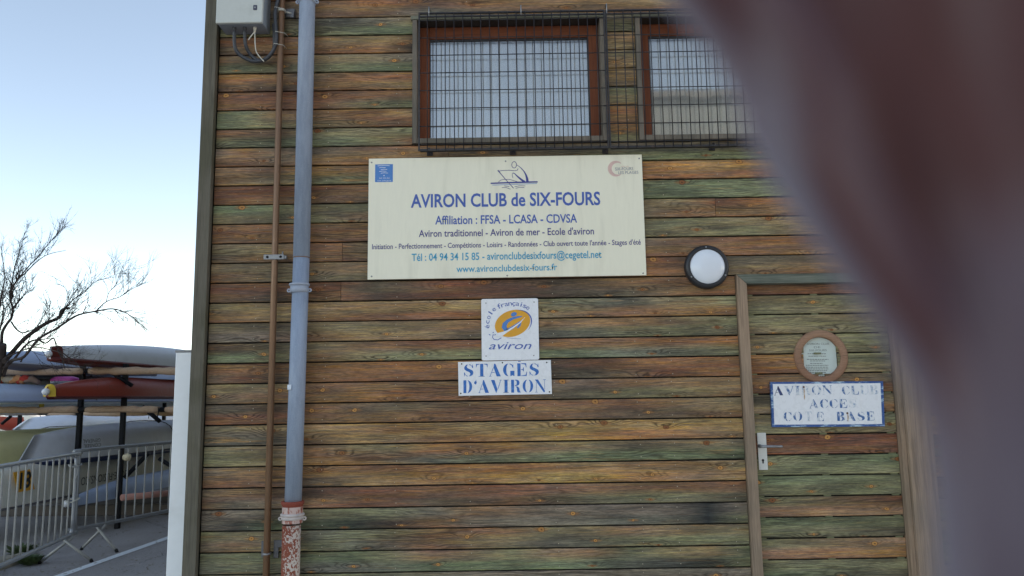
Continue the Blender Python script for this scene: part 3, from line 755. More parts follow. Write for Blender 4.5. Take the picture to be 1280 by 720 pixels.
# blue square badge
A, B = px(469, 205.5, TY), px(491, 227.3, TY)
MB().poly([(A[0], B[1]), (B[0], B[1]), (B[0], A[1]), (A[0], A[1])], TY).build('blue_badge', M['square'], S)
bt = MB()
for i, (xa, xb, yy) in enumerate(((472, 487, 206.8), (474, 482, 209.2), (476, 484, 211.5), (474, 483, 213.8), (476, 485, 216))):
    bt.ribbon([px(xa, yy+.6, TY), px((xa+xb)/2, yy, TY), px(xb, yy+.4, TY)], .003, TY-.0008)
bt.lathe([(.004, -.0008), (.0003, -.0008)], (*[at(480, 219.6, TY)[k] for k in range(1)], TY, at(480, 219.6, TY).z), 'Y', 8)
bt.build('badge_waves', M['white'], S)
lettering('SIX FOURS', px(474, 223.6, TY), px(487, 223.4, TY), .0085, TY-.0008, M['white'], S)
lettering('les plages', px(472, 226.4, TY), px(489, 226.2, TY), .007, TY-.0008, M['white'], S)
# faded town badge
c = px(771, 210.8, TY)
MB().ribbon([(c[0]+.048*math.cos(t), c[1]+.048*math.sin(t)) for t in [R(50+14*i) for i in range(19)]], [.004+.022*math.sin(math.pi*i/18) for i in range(19)], TY).build('town_badge_ring', M['pink'], S)
lettering('Ville de', px(776, 208.8, TY), px(786, 208.4, TY), .008, TY-.0008, M['pink'], S)
lettering('SIX-FOURS', px(769, 213.2, TY), px(791.5, 212.6, TY), .021, TY-.0008, M['greyp'], S)
lettering('LES PLAGES', px(773, 217.6, TY), px(798, 217, TY), .019, TY-.0008, M['greyp'], S)

# ================================================================== ROWING SCHOOL SIGN
YB = -.014
def rrect(x0, x1, z0, z1, r, n=5):
    pts = []
    for (cx, cz, a0) in ((x1-r, z1-r, 0), (x0+r, z1-r, 90), (x0+r, z0+r, 180), (x1-r, z0+r, 270)):
        for i in range(n+1):
            a_ = R(a0+90*i/n); pts.append((cx+r*math.cos(a_), cz+r*math.sin(a_)))
    return pts
E2 = thing('rowing_school_sign', 'white enamel plaque with an orange oval rowing emblem', 'sign')
a_, b_ = at(601.2, 373.6, YB), at(674, 450, YB)
EX0, EX1 = at(601.8, 410, YB).x, at(673.3, 410, YB).x; EZ1, EZ0 = at(637, 373.3, YB).z, at(637, 450.2, YB).z
MB().poly(rrect(EX0, EX1, EZ0, EZ1, .012), YB, .006).build('panel', M['white'], E2)
ty = YB-.0008
def zz(pts, Y=ty): return [px(600+a_/9.0, 370+b_/9.0, Y) for a_, b_ in pts]
u9 = (D+ty)/FPX/9.0
def ellp(cx, cy, ra, rb, rot, n=40, a0=0, a1=360):
    c_, s_ = math.cos(R(rot)), math.sin(R(rot)); o_ = []
    for i in range(n+1):
        t = R(a0+(a1-a0)*i/n); x = ra*math.cos(t); y = rb*math.sin(t); o_.append((cx+x*c_+y*s_, cy-x*s_+y*c_))
    return o_
MB().poly(zz(ellp(366, 308, 205, 146, 20)[:-1]), ty).build('orange_oval', M['orange'], E2)
sw = MB(); sw.ribbon(zz(ellp(378, 318, 208, 152, 22, 24, 52, -62)), [u9*(2+13*math.sin(math.pi*i/24)) for i in range(25)], ty)
sw.ribbon(zz([(150, 430), (140, 465), (160, 490), (200, 494), (240, 470)]), 8*u9, ty).ribbon(zz([(160, 440), (200, 425), (260, 430)]), 8*u9, ty)
sw.ribbon(zz([(300, 470), (380, 478), (460, 482)]), 3*u9, ty)
sw.ribbon(zz([(100, 432), (118, 440)]), 9*u9, ty).ribbon(zz([(142, 412), (156, 408)]), 9*u9, ty)
sw.build('oval_outline', M['blue'], E2)
bd = MB(); y2 = ty-.0007
bd.poly(zz(ellp(381, 206, 34, 24, 20, 20)[:-1], y2), y2)
bd.ribbon(zz([(475, 228), (430, 236), (370, 250), (310, 282), (278, 318), (272, 350), (290, 380), (330, 388)], y2), [8*u9, 22*u9, 28*u9, 36*u9, 50*u9, 56*u9, 50*u9, 16*u9], y2)
bd.ribbon(zz([(300, 388), (350, 365), (400, 330), (440, 300), (462, 282)], y2), [30*u9, 34*u9, 26*u9, 20*u9, 8*u9], y2)
bd.ribbon(zz([(462, 290), (445, 330), (420, 360)], y2), [10*u9, 26*u9, 16*u9], y2)
bd.build('rower_figure', M['square'], E2)
oa = MB(); y3 = ty-.0014
oa.ribbon(zz([(505, 240), (450, 300), (380, 350), (300, 400), (240, 430), (180, 440)], y3), [4*u9, 12*u9, 15*u9, 22*u9, 46*u9, 40*u9], y3)
oa.build('oar', M['white'], E2)
# words round the oval
def arc_text(body, cx, cy, r, a0, a1, cap, mat, parent):
    n = len(body)
    for i, ch in enumerate(body):
        if ch == ' ': continue
        a_ = R(a0+(a1-a0)*(i/(n-1))); x = cx+r[0]*math.cos(a_); y = cy-r[1]*math.sin(a_)
        tx, tyy = math.sin(a_)*1.0, math.cos(a_)*1.0; hw_ = cap*.36
        tl = math.hypot(tx*r[0], tyy*r[1]); dx, dy = tx*r[0]/tl, tyy*r[1]/tl
        if ch in 'il': hw_ *= .35
        A = zz([(x-dx*hw_, y-dy*hw_)])[0]; B = zz([(x+dx*hw_, y+dy*hw_)])[0]
        lettering(ch, A, B, cap*u9*1.0, ty, mat, parent, name='letter')
arc_text('école', 366, 318, (262, 228), 186, 138, 54, M['blue'], E2)
arc_text('française', 366, 318, (262, 212), 122, 52, 54, M['blue'], E2)
lettering('aviron', *zz([(100, 600), (580, 596)]), 84*u9, ty, M['blue'], E2, shear=.32, off=.002)
hb = MB()
for (xx, yy) in ((67, 80), (608, 68), (68, 676), (605, 670)):
    c = zz([(xx, yy)])[0]; hb.lathe([(.0045, -.001), (.0003, -.0014)], (c[0], YB, c[1]), 'Y', 8)
hb.build('screws', M['galv2'], E2)

# ================================================================== STENCIL SIGNS
def glyph(ch):
    "high-contrast stencil capitals on a 0..w by 0..1 box: list of outlines, width"
    def arc(cx, cy, rx, ry, a0, a1, n=8): return [(cx+rx*math.cos(R(a0+(a1-a0)*i/n)), cy+ry*math.sin(R(a0+(a1-a0)*i/n))) for i in range(n+1)]
    def bow(cx, cy, rx, ry, side, thick, a=78):
        s = 1 if side == 'R' else -1
        o_ = [(cx+s*rx*math.cos(R(t)), cy+ry*math.sin(R(t))) for t in range(-a, a+1, 13)]
        i_ = [(cx+s*(rx-thick)*math.cos(R(t)), cy+ry*.97*math.sin(R(t))) for t in range(a, -a-1, -13)]
        return o_+i_
    def bar(x, w_=.24, a=0, b=1): return [(x, a), (x+w_, a), (x+w_, b), (x, b)]
    def tri(x, y, dx, dy): return [(x, y), (x+dx, y), (x, y+dy)]
    if ch == 'I': return [bar(.1, .26), [(.0, 0), (.46, 0), (.46, .035), (0, .035)], [(0, .965), (.46, .965), (.46, 1), (0, 1)]], .46
    if ch == 'T': return [bar(.32, .25), [(0, 1), (.28, 1), (.28, .96), (.08, .92), (.02, .72), (0, .72)], [(.9, 1), (.62, 1), (.62, .96), (.82, .92), (.88, .72), (.9, .72)], [(.2, 0), (.68, 0), (.68, .035), (.2, .035)]], .9
    if ch == 'D': return [bar(.05, .25), bow(.36, .5, .44, .5, 'R', .24)], .82
    if ch == 'O': return [bow(.42, .5, .42, .5, 'L', .23), bow(.48, .5, .42, .5, 'R', .23)], .9
    if ch == 'C': return [bow(.44, .5, .44, .5, 'L', .25), [(.50, .99), (.62, .97), (.76, .86), (.78, 1), (.8, .66), (.74, .68), (.66, .86), (.50, .95)], [(.50, .01), (.62, .03), (.80, .26), (.76, .28), (.64, .09), (.50, .05)]], .82
    if ch == 'G': return [bow(.44, .5, .44, .5, 'L', .25), [(.50, .99), (.62, .97), (.76, .86), (.78, 1), (.8, .66), (.74, .68), (.66, .86), (.50, .95)], [(.56, .42), (.88, .42), (.88, .02), (.80, .02), (.76, .08), (.56, .0)]], .9
    if ch == 'E': return [bar(.05, .25), [(.34, 1), (.74, 1), (.76, .68), (.73, .68), (.66, .90), (.34, .96)], [(.34, 0), (.76, 0), (.80, .34), (.77, .34), (.68, .09), (.34, .04)], [(.34, .48), (.46, .48), (.52, .36), (.55, .36), (.55, .68), (.52, .68), (.46, .53), (.34, .53)]], .82
    if ch == 'L': return [bar(.05, .25), [(.34, 0), (.74, 0), (.78, .36), (.75, .36), (.66, .09), (.34, .04)]], .8
    if ch == 'A': return [[(.36, 1), (.44, 1), (.86, 0), (.54, 0), (.30, .72)], [(.0, 0), (.04, 0), (.30, .66), (.27, .70)], [(.16, .32), (.38, .32), (.40, .28), (.15, .28)], [(-.05, 0), (.14, 0), (.14, .03), (-.05, .03)]], .88
    if ch == 'V': return [[(0, 1), (.30, 1), (.56, .26), (.46, 0), (.42, 0)], [(.86, 1), (.82, 1), (.58, .34), (.62, .30)], [(.72, 1), (.92, 1), (.92, .97), (.72, .97)]], .9
    if ch == 'N': return [[(.0, 1), (.26, 1), (.84, 0), (.78, 0)][0:2]+[(.84, .14), (.84, 0), (.74, 0)], [(.10, 0), (.13, 0), (.13, .78), (.10, .82)], [(.81, .26), (.84, .22), (.84, 1), (.81, 1)], [(.0, 0), (.24, 0), (.24, .03), (0, .03)], [(.70, 1), (.94, 1), (.94, .97), (.70, .97)]], .92
    if ch == 'U': return [[(.05, 1), (.29, 1), (.29, .26), (.34, .08), (.34, 0), (.2, .02), (.09, .12), (.05, .3)], [(.40, 0), (.62, .03), (.76, .16), (.79, .34), (.79, 1), (.76, 1), (.76, .34), (.68, .14), (.54, .06), (.40, .05)]], .86
    if ch == 'R': return [bar(.05, .25), [(.36, 1), (.56, 1), (.72, .93), (.78, .76), (.72, .60), (.56, .53), (.36, .52), (.36, .56), (.50, .60), (.54, .76), (.50, .92), (.36, .96)], [(.44, .49), (.62, .46), (.74, .36), (.78, .14), (.86, .04), (.86, 0), (.66, 0), (.56, .08), (.54, .34)]], .88
    if ch == 'B': return [bar(.05, .25), [(.36, 1), (.54, 1), (.70, .94), (.75, .78), (.70, .60), (.54, .54), (.36, .53), (.36, .57), (.47, .62), (.51, .78), (.47, .92), (.36, .96)], [(.36, .49), (.58, .48), (.76, .40), (.82, .25), (.76, .08), (.58, 0), (.36, 0), (.36, .04), (.50, .08), (.56, .25), (.50, .42), (.36, .45)]], .86
    if ch == 'S':
        mid = [(.06, .80), (.02, .70), (.06, .56), (.20, .46), (.42, .36), (.50, .26), (.46, .12), (.36, .03), (.56, .06), (.70, .18), (.74, .32), (.68, .48), (.50, .58), (.28, .68), (.22, .78), (.26, .90), (.34, .97), (.18, .94)]
        return [mid, [(.40, .98), (.52, .95), (.64, .84), (.68, 1), (.72, .68), (.66, .68), (.58, .86), (.40, .94)], [(.30, .02), (.18, .06), (.08, .18), (.04, 0), (.0, .34), (.05, .34), (.14, .14), (.30, .06)]], .78
    if ch == "'": return [[(.0, .72), (.14, .66), (.22, .8), (.18, .92), (.16, 1.06), (.12, .94), (.0, .86)]], .24
    return [], .4
def stencil(body, A, B, cap, y, mats, parent):
    "letters set from A to B (X,Z); mats: one material or one per letter"
    ws = [glyph(c)[1] if c != ' ' else .55 for c in body]; gap = .16
    tot = sum(ws)+gap*(len(ws)-1); L = math.hypot(B[0]-A[0], B[1]-A[1]); dx, dz = (B[0]-A[0])/L, (B[1]-A[1])/L; k = L/tot; x = 0
    for i, c in enumerate(body):
        if c != ' ':
            m = MB()
            for pl in glyph(c)[0]:
                m.poly([(A[0]+dx*(x+a_)*k-dz*b_*cap, A[1]+dz*(x+a_)*k+dx*b_*cap) for a_, b_ in pl], y)
            mt = mats[i] if isinstance(mats, (list, tuple)) else mats
            if mt is not None: m.build('letter', mt, parent)
        x += ws[i]+gap
YT = -.012
T1 = thing('courses_sign', 'white sign with bright blue stencil letters below the emblem plaque', 'sign')
c0, c1, c2, c3 = px(572.5, 452.5, YT), px(688.5, 450, YT), px(690, 492.5, YT), px(573.3, 494.8, YT)
MB().poly([c3, c2, c1, c0], YT, .005).build('panel', M['white'], T1)
kk_ = lambda x, y: px(560+x/9.143, 440+y/9.143, YT-.0008)
u_ = (D+YT)/FPX
stencil('STAGES', kk_(182, 284), kk_(1046, 272), 15.8*u_, YT-.0008, M['stencil'], T1)
stencil("D'AVIRON", kk_(170, 470), kk_(1118, 460), 15.8*u_, YT-.0008, M['stencil'], T1)
MB().poly([kk_(800, 112), kk_(830, 112), kk_(830, 104), kk_(800, 104)], YT-.0008).build('accent', M['stencil'], T1)
hb = MB()
for (xx, yy) in ((156, 136), (1128, 120), (146, 474), (1160, 456), (622, 122)):
    c = kk_(xx, yy); hb.lathe([(.005, -.001), (.0003, -.0014)], (c[0], YT, c[1]), 'Y', 8)
hb.build('screws', M['dark'], T1)

YA = YD-.026
T2 = thing('access_sign', 'white sign with faded blue stencil letters and worn blue border on the door', 'sign')
c0, c1, c2, c3 = px(963, 477.5, YA), px(1103.8, 476.5, YA), px(1106, 533, YA), px(965.5, 534, YA)
MB().poly([c3, c2, c1, c0], YA, .020).build('panel', M['edgeblue'], T2)
i0, i1, i2, i3 = px(966, 480, YA), px(1100.5, 479, YA), px(1102.5, 530, YA), px(968, 530.8, YA)
MB().poly([i3, i2, i1, i0], YA-.0007, .0006).build('white_field', M['white'], T2)
kz = lambda x, y: px(955+x/8.0, 465+y/8.0, YA-.0016)
F, F2, DK = M['faded'], M['faded2'], M['dkfade']
stencil('AVIRON', kz(106, 234), kz(682, 224), 11.2*u_, YA-.0016, [DK, F, F, F2, F, F], T2)
stencil('CLUB', kz(782, 228), kz(1150, 222), 11.0*u_, YA-.0016, [F, F, F2, F2], T2)
stencil('ACCES', kz(460, 364), kz(930, 358), 11.0*u_, YA-.0016, [F, F, F, F, F2], T2)
stencil('CO', kz(200, 490), kz(384, 488), 11.2*u_, YA-.0016, [F, F], T2)
stencil('T', kz(418, 488), kz(480, 488), 11.2*u_, YA-.0016, [M['paper2'] if 'paper2' in M else F2], T2)
stencil('E', kz(532, 492), kz(606, 490), 11.2*u_, YA-.0016, [F], T2)
stencil('BASE', kz(730, 490), kz(1112, 486), 11.2*u_, YA-.0016, [F, F, F, F], T2)
rs = MB()
for xx, yy in ((397, 150), (833, 412)):
    c = kz(xx, yy); rs.lathe([(.007, -.001), (.004, -.004), (.0003, -.0042)], (c[0], YA-.0012, c[1]), 'Y', 8)
st_ = MB()
for xx, yy, ln_ in ((400, 165, 60), (403, 225, 50), (838, 425, 70)):
    st_.ribbon([kz(xx, yy), kz(xx+2, yy+ln_*.5), kz(xx+1, yy+ln_)], [.006, .008, .003], YA-.0020, .0003)
st_.build('rust_stain', simple('rust_stain', lin((190, 160, 132)), .6, .15, 60), T2)
rs.build('screws', simple('rusty_screw', lin((96, 56, 36)), .7), T2)

# ================================================================== WALL LAMP
lc = at(883, 334, -.03); LR = 27.6/FPX*D
WL = thing('wall_lamp', 'round bulkhead wall lamp with a black rim and opal glass beside the door', 'wall lamp', None, (lc.x, 0, lc.z))
MB().lathe([(LR*.97, 0), (LR, -.012), (LR, -.042), (LR*.975, -.056), (LR*.90, -.064), (LR*.81, -.066), (LR*.79, -.060)], (lc.x, -.001, lc.z), 'Y', 56).build('rim', M['black'], WL)
MB().lathe([(LR*.80, -.058), (LR*.72, -.068), (LR*.55, -.078), (LR*.3, -.085), (.0006, -.087)], (lc.x, -.001, lc.z), 'Y', 48).build('glass', M['opal'], WL)
for a_ in (92, 212, 332):
    MB().lathe([(.006, .0), (.005, -.003), (.0003, -.0035)], (lc.x+LR*.89*math.cos(R(a_)), -.0655, lc.z+LR*.89*math.sin(R(a_))), 'Y', 10).build('screw', M['galv'], WL)

# ================================================================== DOWNPIPE
DP = thing('downpipe', 'blue grey plastic downpipe ending in a rusty cast iron foot', 'downpipe')
YPp = -.095; pr = 10.4/FPX*(D+YPp)
xc = lambda xp, yp: at(xp, yp, YPp)
pt = at(384.2, 0, YPp); pbm = at(366.5, 620, YPp); xm = (pt.x+pbm.x)/2
zc = lambda yp: at(372, yp, YPp).z
zs = zc(628)
MB().tube([(pt.x+.0, YPp, 6.2), (pt.x, YPp, zc(323))], pr, 28).build('pipe', M['pvc'], DP)
MB().tube([(pt.x, YPp, zc(322.5)), (pbm.x, YPp, zs-.02)], pr*.975, 28).build('pipe', M['pvc'], DP)
def clampring(yp, xx, rad, mat, hgt=.045, ears=True, bead=True):
    z = zc(yp); m = MB()
    prof = [(rad-.002, -hgt/2), (rad+.005, -hgt/2), (rad+.005, hgt/2), (rad-.002, hgt/2)]
    m.lathe(prof, (xx, YPp, z), 'Z', 28)
    if bead: m.lathe([(rad, hgt/2), (rad+.011, hgt/2+.004), (rad+.013, hgt/2+.010), (rad+.011, hgt/2+.016), (rad, hgt/2+.019)], (xx, YPp, z), 'Z', 28)
    if ears:
        for s in (-1, 1):
            m.lathe([(.013, -.005), (.013, .005)], (xx+s*(rad+.014), YPp, z-.005), 'Y', 14)
            m.lathe([(.0055, -.005), (.013, -.005)], (xx+s*(rad+.014), YPp, z-.005), 'Y', 14)
            m.lathe([(.0055, -.005), (.0055, .005), (.013, .005)], (xx+s*(rad+.014), YPp, z-.005), 'Y', 14)
    m.tube([(xx, YPp, z), (xx, -.001, z)], .008, 8)
    m.build('pipe_clamp', mat, DP)
M['pvc2'] = simple('pale_grey_pvc', lin((160, 168, 184)), .5, .08, 20)
clampring(362, (pt.x+pbm.x)/2+.0, pr, M['pvc2']); clampring(2, pt.x, pr, M['pvc2'], .03, True, False)
MB().lathe([(pr*.97, 0), (pr*1.02, .001), (pr*1.02, .006), (pr*.99, .007)], (pt.x, YPp, zc(323)), 'Z', 28).build('joint', M['brownpipe'], DP)
MB().box((xc(363, 484).x-.004, YPp-pr-.001, zc(487)), (xc(363, 484).x+.020, YPp-pr+.02, zc(481))).build('sticker', M['sticker'], DP)
M['rustpaint'] = worn('rusty_pink_paint', lin((196, 172, 164)), lin((150, 84, 66)), .5, .6, 40, (1, 1, .4))
M['rustred'] = simple('red_rust', lin((136, 64, 48)), .8, .2, 60)
cx_ = pbm.x-.002
MB().lathe([(pr+.002, .034), (pr+.016, .034), (pr+.018, .020), (pr+.012, .012), (pr+.0075, .0)], (cx_, YPp, zc(633)), 'Z', 28).build('socket_lip', M['rustred'], DP)
MB().lathe([(pr+.010, .0), (pr+.0095, -.10)], (cx_, YPp, zc(633)), 'Z', 28).build('socket', M['rustpaint'], DP)
clampring(647, cx_, pr+.008, M['whiterust'] if 'whiterust' in M else simple('dirty_white_band', lin((196, 186, 182)), .6), .02, True, True)
rp = MB().tube([(0, 0, 0), (0, 0, zc(656))], pr+.003, 28).mesh('cast_pipe', M['rust']); link('cast_pipe', rp, DP, (cx_-.004, YPp, 0))

# ================================================================== BROWN PIPE
BP = thing('service_pipe', 'thin brown painted pipe running down beside the blue grey downpipe', 'pipe')
YQ = -.055; qt = at(352.3, 0, YQ); qb = at(333.3, 700, YQ); qr = 4.1/FPX*(D+YQ); zq = lambda yp: at(343, yp, YQ).z
MB().tube([(qt.x+.002, YQ, 6.2), ((qt.x*.5+qb.x*.5), YQ, (zq(0)+zq(700))/2), (qb.x, YQ, .0)], qr, 16).build('pipe', M['brownpipe'], BP)
qx = lambda yp: qt.x+(qb.x-qt.x)*(yp/700.0)
z = zq(322); x = qx(322)
m = MB().box((x-.068, YQ-qr-.004, z-.017), (x+.068, YQ-qr+.002, z+.017), .003).box((x-.062, YQ-qr+.0025, z-.012), (x+.082, YQ+.010, z+.010), .002).tube([(x+.05, YQ, z+.01), (x+.052, YQ, z+.04)], .006, 6)
m.build('saddle_clamp', M['galv2'], BP)
m = MB()
for s in (-.042, .046): m.lathe([(.009, -.0005), (.008, -.002), (.0003, -.0021)], (x+s, YQ-qr-.004, z), 'Y', 10)
m.build('clamp_bolt', M['dark'], BP)
def pbracket(yp):
    z = zq(yp); x = qx(yp)
    m = MB().box((x-.05, -.012, z-.03), (x-.03, -.002, z+.07), .002).box((x+.03, -.014, z+.03), (x+.085, -.003, z+.075), .002).box((x+.03, -.013, z-.035), (x+.06, -.004, z+.032), .002)
    m.build('bracket_plate', M['steel2'], BP)
    MB().lathe([(qr, -.006), (qr+.006, -.006), (qr+.006, .006), (qr, .006)], (x, YQ, z), 'Z', 16).tube([(x, YQ+qr, z), (x, -.002, z)], .006, 8).build('pipe_ring', M['galv2'], BP)
M['steel2'] = simple('weathered_steel', lin((104, 104, 108)), .5, .2, 40, .2)
pbracket(692)
z = zq(13); x = qx(13)
MB().box((x+.02, -.03, z-.035), (x+.085, -.002, z+.025), .003).build('bracket_plate', M['steel2'], BP); MB().box((x+.06, -.05, z-.05), (x+.085, -.0305, z-.005), .002).build('bracket_lug', M['steel2'], BP)
MB().lathe([(qr, -.008), (qr+.008, -.008), (qr+.008, .008), (qr, .008)], (x, YQ, z-.005), 'Z', 16).tube([(x+qr, YQ, z-.01), (x+.07, YQ+.01, z-.02)], .006, 8).build('pipe_ring', M['wire'], BP)

# ================================================================== ELECTRICAL BOX
EB = thing('electrical_box', 'grey plastic electrical box with black conduits below it', 'electrical box')
yb = -.185
bx0, bx1 = at(269.7, 15, yb).x, at(328, 15, yb).x; bz0 = at(300, 28.4, yb).z
MB().box((bx0+.006, yb+.03, bz0+.003), (bx1-.002, -.003, bz0+.42), .006).build('body', simple('box_body', lin((142, 148, 156)), .5, .05), EB)
MB().box((bx0, yb, bz0), (bx1, yb+.028, bz0+.42), .007).build('lid', M['plastic'], EB)
c = at(319, 9.5, yb); MB().box((c.x-.013, yb-.003, c.z-.018), (c.x+.013, yb+.001, c.z+.018), .003).build('lock', simple('dark_lock', lin((66, 66, 84)), .4), EB)
MB().lathe([(.006, -.004), (.0003, -.005)], (c.x, yb, c.z), 'Y', 10).build('keyhole', M['galv2'], EB)
gx = []
for xp in (293, 306, 318.5):
    c = at(xp, 38, -.11); gx.append(c); MB().lathe([(.012, .0), (.012, -.016), (.009, -.018), (.009, -.032), (.0003, -.033)], (c.x, -.11, bz0+.004), 'Z', 12).build('cable_gland', M['rubber'] if xp < 315 else M['wire'], EB)
def sp(pts, n=6):
    "smooth curve through points"
    P_ = [Vector(p) for p in pts]; o_ = []
    for i in range(len(P_)-1):
        p0 = P_[max(0, i-1)]; p1 = P_[i]; p2 = P_[i+1]; p3 = P_[min(len(P_)-1, i+2)]
        for k in range(n):
            t = k/n; o_.append(.5*((2*p1)+(p2-p0)*t+(2*p0-5*p1+4*p2-p3)*t*t+(3*p1-p0-3*p2+p3)*t**3))
    o_.append(P_[-1]); return o_
def conduit(pts, r, mat, name='conduit', ribs=True):
    c = sp(pts, 10); L = [0]
    for i in range(1, len(c)): L.append(L[-1]+(c[i]-c[i-1]).length)
    n = int(L[-1]/.004) if ribs else len(c)*2; q = []; rr = []; j = 0
    for k in range(n+1):
        d = L[-1]*k/n
        while j < len(L)-2 and L[j+1] < d: j += 1
        t = (d-L[j])/max(1e-9, L[j+1]-L[j]); q.append(c[j].lerp(c[j+1], min(1, t))); rr.append(r*(1.06 if k % 2 else .94) if ribs else r)
    MB().tube(q, rr, 8).build(name, mat, EB)
A3 = lambda x, y, Y: tuple(at(x, y, Y))
zt_ = bz0-.028
conduit([(gx[0].x, -.11, zt_), A3(294, 60, -.09), A3(302, 70, -.07), A3(317, 76.5, -.06), A3(331, 74, -.06), A3(341, 64, -.07), A3(345.5, 50, -.085), A3(344.5, 30, -.09), A3(344, 15, -.09), A3(347.5, 0, -.09), A3(350, -14, -.09)], .0125, M['rubber'])
conduit([(gx[1].x, -.11, zt_), A3(307, 56, -.09), A3(313, 68, -.05), A3(322, 75, -.045), A3(333, 73.5, -.045), A3(342, 62, -.05), A3(343, 45, -.06), A3(342.4, 30, -.06)], .0125, M['rubber'])
conduit([(gx[2].x, -.11, zt_), A3(319, 55, -.11), A3(321, 66, -.1), A3(330, 77, -.08)], .004, M['wire'], 'thin_cable', False)
conduit([(gx[2].x, -.11, zt_), A3(314, 45, -.12), A3(310.5, 50, -.115)], .004, M['wire'], 'thin_cable', False)
for (x_, y_) in ((349, 10), (350, 40.5), (348, 55.5)):
    a_ = at(x_-5, y_, -.1); MB().tube([(a_.x-.012, -.08, a_.z+.003), (a_.x, -.115, a_.z+.001), (a_.x+.06, -.10, a_.z-.006), (a_.x+.07, -.05, a_.z-.008)], .0022, 5).build('cable_tie', M['wire'], EB)

# ================================================================== WHITE WALL END
yw = .10
wx0, wx1 = at(214.2, 560, yw).x, at(236, 560, yw).x+.05; wz = at(225, 440.5, yw).z
WW = thing('white_wall', 'white rendered wall end standing against the corner post', 'wall')
MB().box((wx0, yw, 0), (wx1, 2.8, wz), .006).build('wall_body', M['whitewall'], WW)
MB().box((wx0-.004, yw-.004, wz+.001), (wx1+.004, 2.8, wz+.016), .004).build('coping', M['galv2'], WW)

# ================================================================== BARRIERS
def barrier(P0, P1, label, zb, zt, nbar, feet, bent=(), Lext=0.0):
    "crowd-control barrier from ground point P0 to P1"
    P0, P1 = Vector(P0), Vector(P1); d = (P1-P0).normalized(); L = (P1-P0).length; n_ = Vector((-d.y, d.x, 0)); r = .019; cr_ = .09
    B = thing('crowd_barrier', label, 'barrier', 'galvanised barriers in front of the boats', P0)
    f = lambda s, z, o=0: tuple(P0+d*s+n_*o+Vector((0, 0, z)))
    pts = [f(0, zb+.0), f(0, zt-cr_), f(cr_*.3, zt-cr_*.3), f(cr_, zt), f(L-cr_, zt), f(L-cr_*.3, zt-cr_*.3), f(L, zt-cr_), f(L, zb+.06), f(L-.02, zb+.02), f(L-.06, zb), f(.06, zb), f(.02, zb+.015), f(0, zb+.05)]
    MB().tube(sp(pts, 4), r, 10).build('frame', M['galv'], B)
    s = L/(nbar+1)
    for i in range(nbar):
        x = s*(i+1)
        off = .028 if i in bent else 0
        m = MB().tube(sp([f(x, zb+.01), f(x, zb+.3, off*.2), f(x+off*.6, (zb+zt)/2, off), f(x-off*.5, zt-.2), f(x, zt-.01)], 3), .0085, 6)
        m.build('bar', M['galv3'], B)
    for sft in feet:
        for o_ in (-1, 1):
            MB().tube([f(sft+o_*.015, zb-.005, -o_*.05), f(sft+.02*o_, .012, o_*.24)], .014, 8).build('foot', M['galv3'], B)
            MB().tube([f(sft+.018*o_, .03, o_*.226), f(sft+.02*o_, .0, o_*.245)], .017, 8).build('foot_cap', M['dark'], B)
    return B
M['galv3'] = simple('pale_galvanised', lin((156, 155, 152)), .5, .1, 30, .15, lin((146, 140, 130)), amt=.5)
g1 = gnd(88, 701); dep1 = g1.y+D
Pn = Vector((ray(0, 600).x/ray(0, 600).y*(dep1*.80), dep1*.80-D, 0)); dd = (Pn-g1).normalized()
zb1 = at(89, 668, g1.y).z; zt1 = at(89, 567, g1.y).z
barrier(g1, g1+dd*2.3, 'galvanised barrier on the left, its end tied to the next one', zb1, zt1, 15, (.12, 2.1))
dep2 = dep1*1.02
Q0 = Vector((ray(97, 600).x/ray(97, 600).y*dep2, dep2-D, 0)); d3 = dep2/.857
Q1 = Vector((ray(214, 600).x/ray(214, 600).y*d3, d3-D, 0)); dd2 = (Q1-Q0).normalized()
zb2 = at(99, 662, Q0.y).z; zt2 = at(103, 563, Q0.y).z
barrier(Q0, Q0+dd2*2.2, 'galvanised barrier with bent bars running behind the white wall end', zb2, zt2, 15, (.34, 2.0), (1, 2))
ty_ = MB()
a_ = at(93, 582, g1.y-.02)
ty_.tube(sp([a_+Vector((-.04, -.03, .01)), a_+Vector((0, -.05, -.01)), a_+Vector((.06, -.02, .0)), a_+Vector((.05, .04, .01)), a_+Vector((-.03, .03, 0)), a_+Vector((-.04, -.03, .01))], 5), .008, 6)
ty_.tube(sp([a_+Vector((.03, -.02, .02)), a_+Vector((.06, -.04, -.06)), a_+Vector((.03, -.03, -.14))], 4), .005, 5)
tag(ty_.build('tie_wire', M['galv3']), 'loop of wire tying the two barriers together', 'wire')
a_ = at(90, 626, g1.y-.02)
rp_ = MB().tube(sp([a_+Vector((-.05, -.03, .0)), a_+Vector((0, -.045, -.012)), a_+Vector((.06, -.02, .012)), a_+Vector((.05, .04, .02)), a_+Vector((-.04, .03, .01)), a_+Vector((-.05, -.03, 0))], 5), .006, 6)
tag(rp_.build('cord', M['wire']), 'pale cord looped round the two touching barrier ends', 'cord')

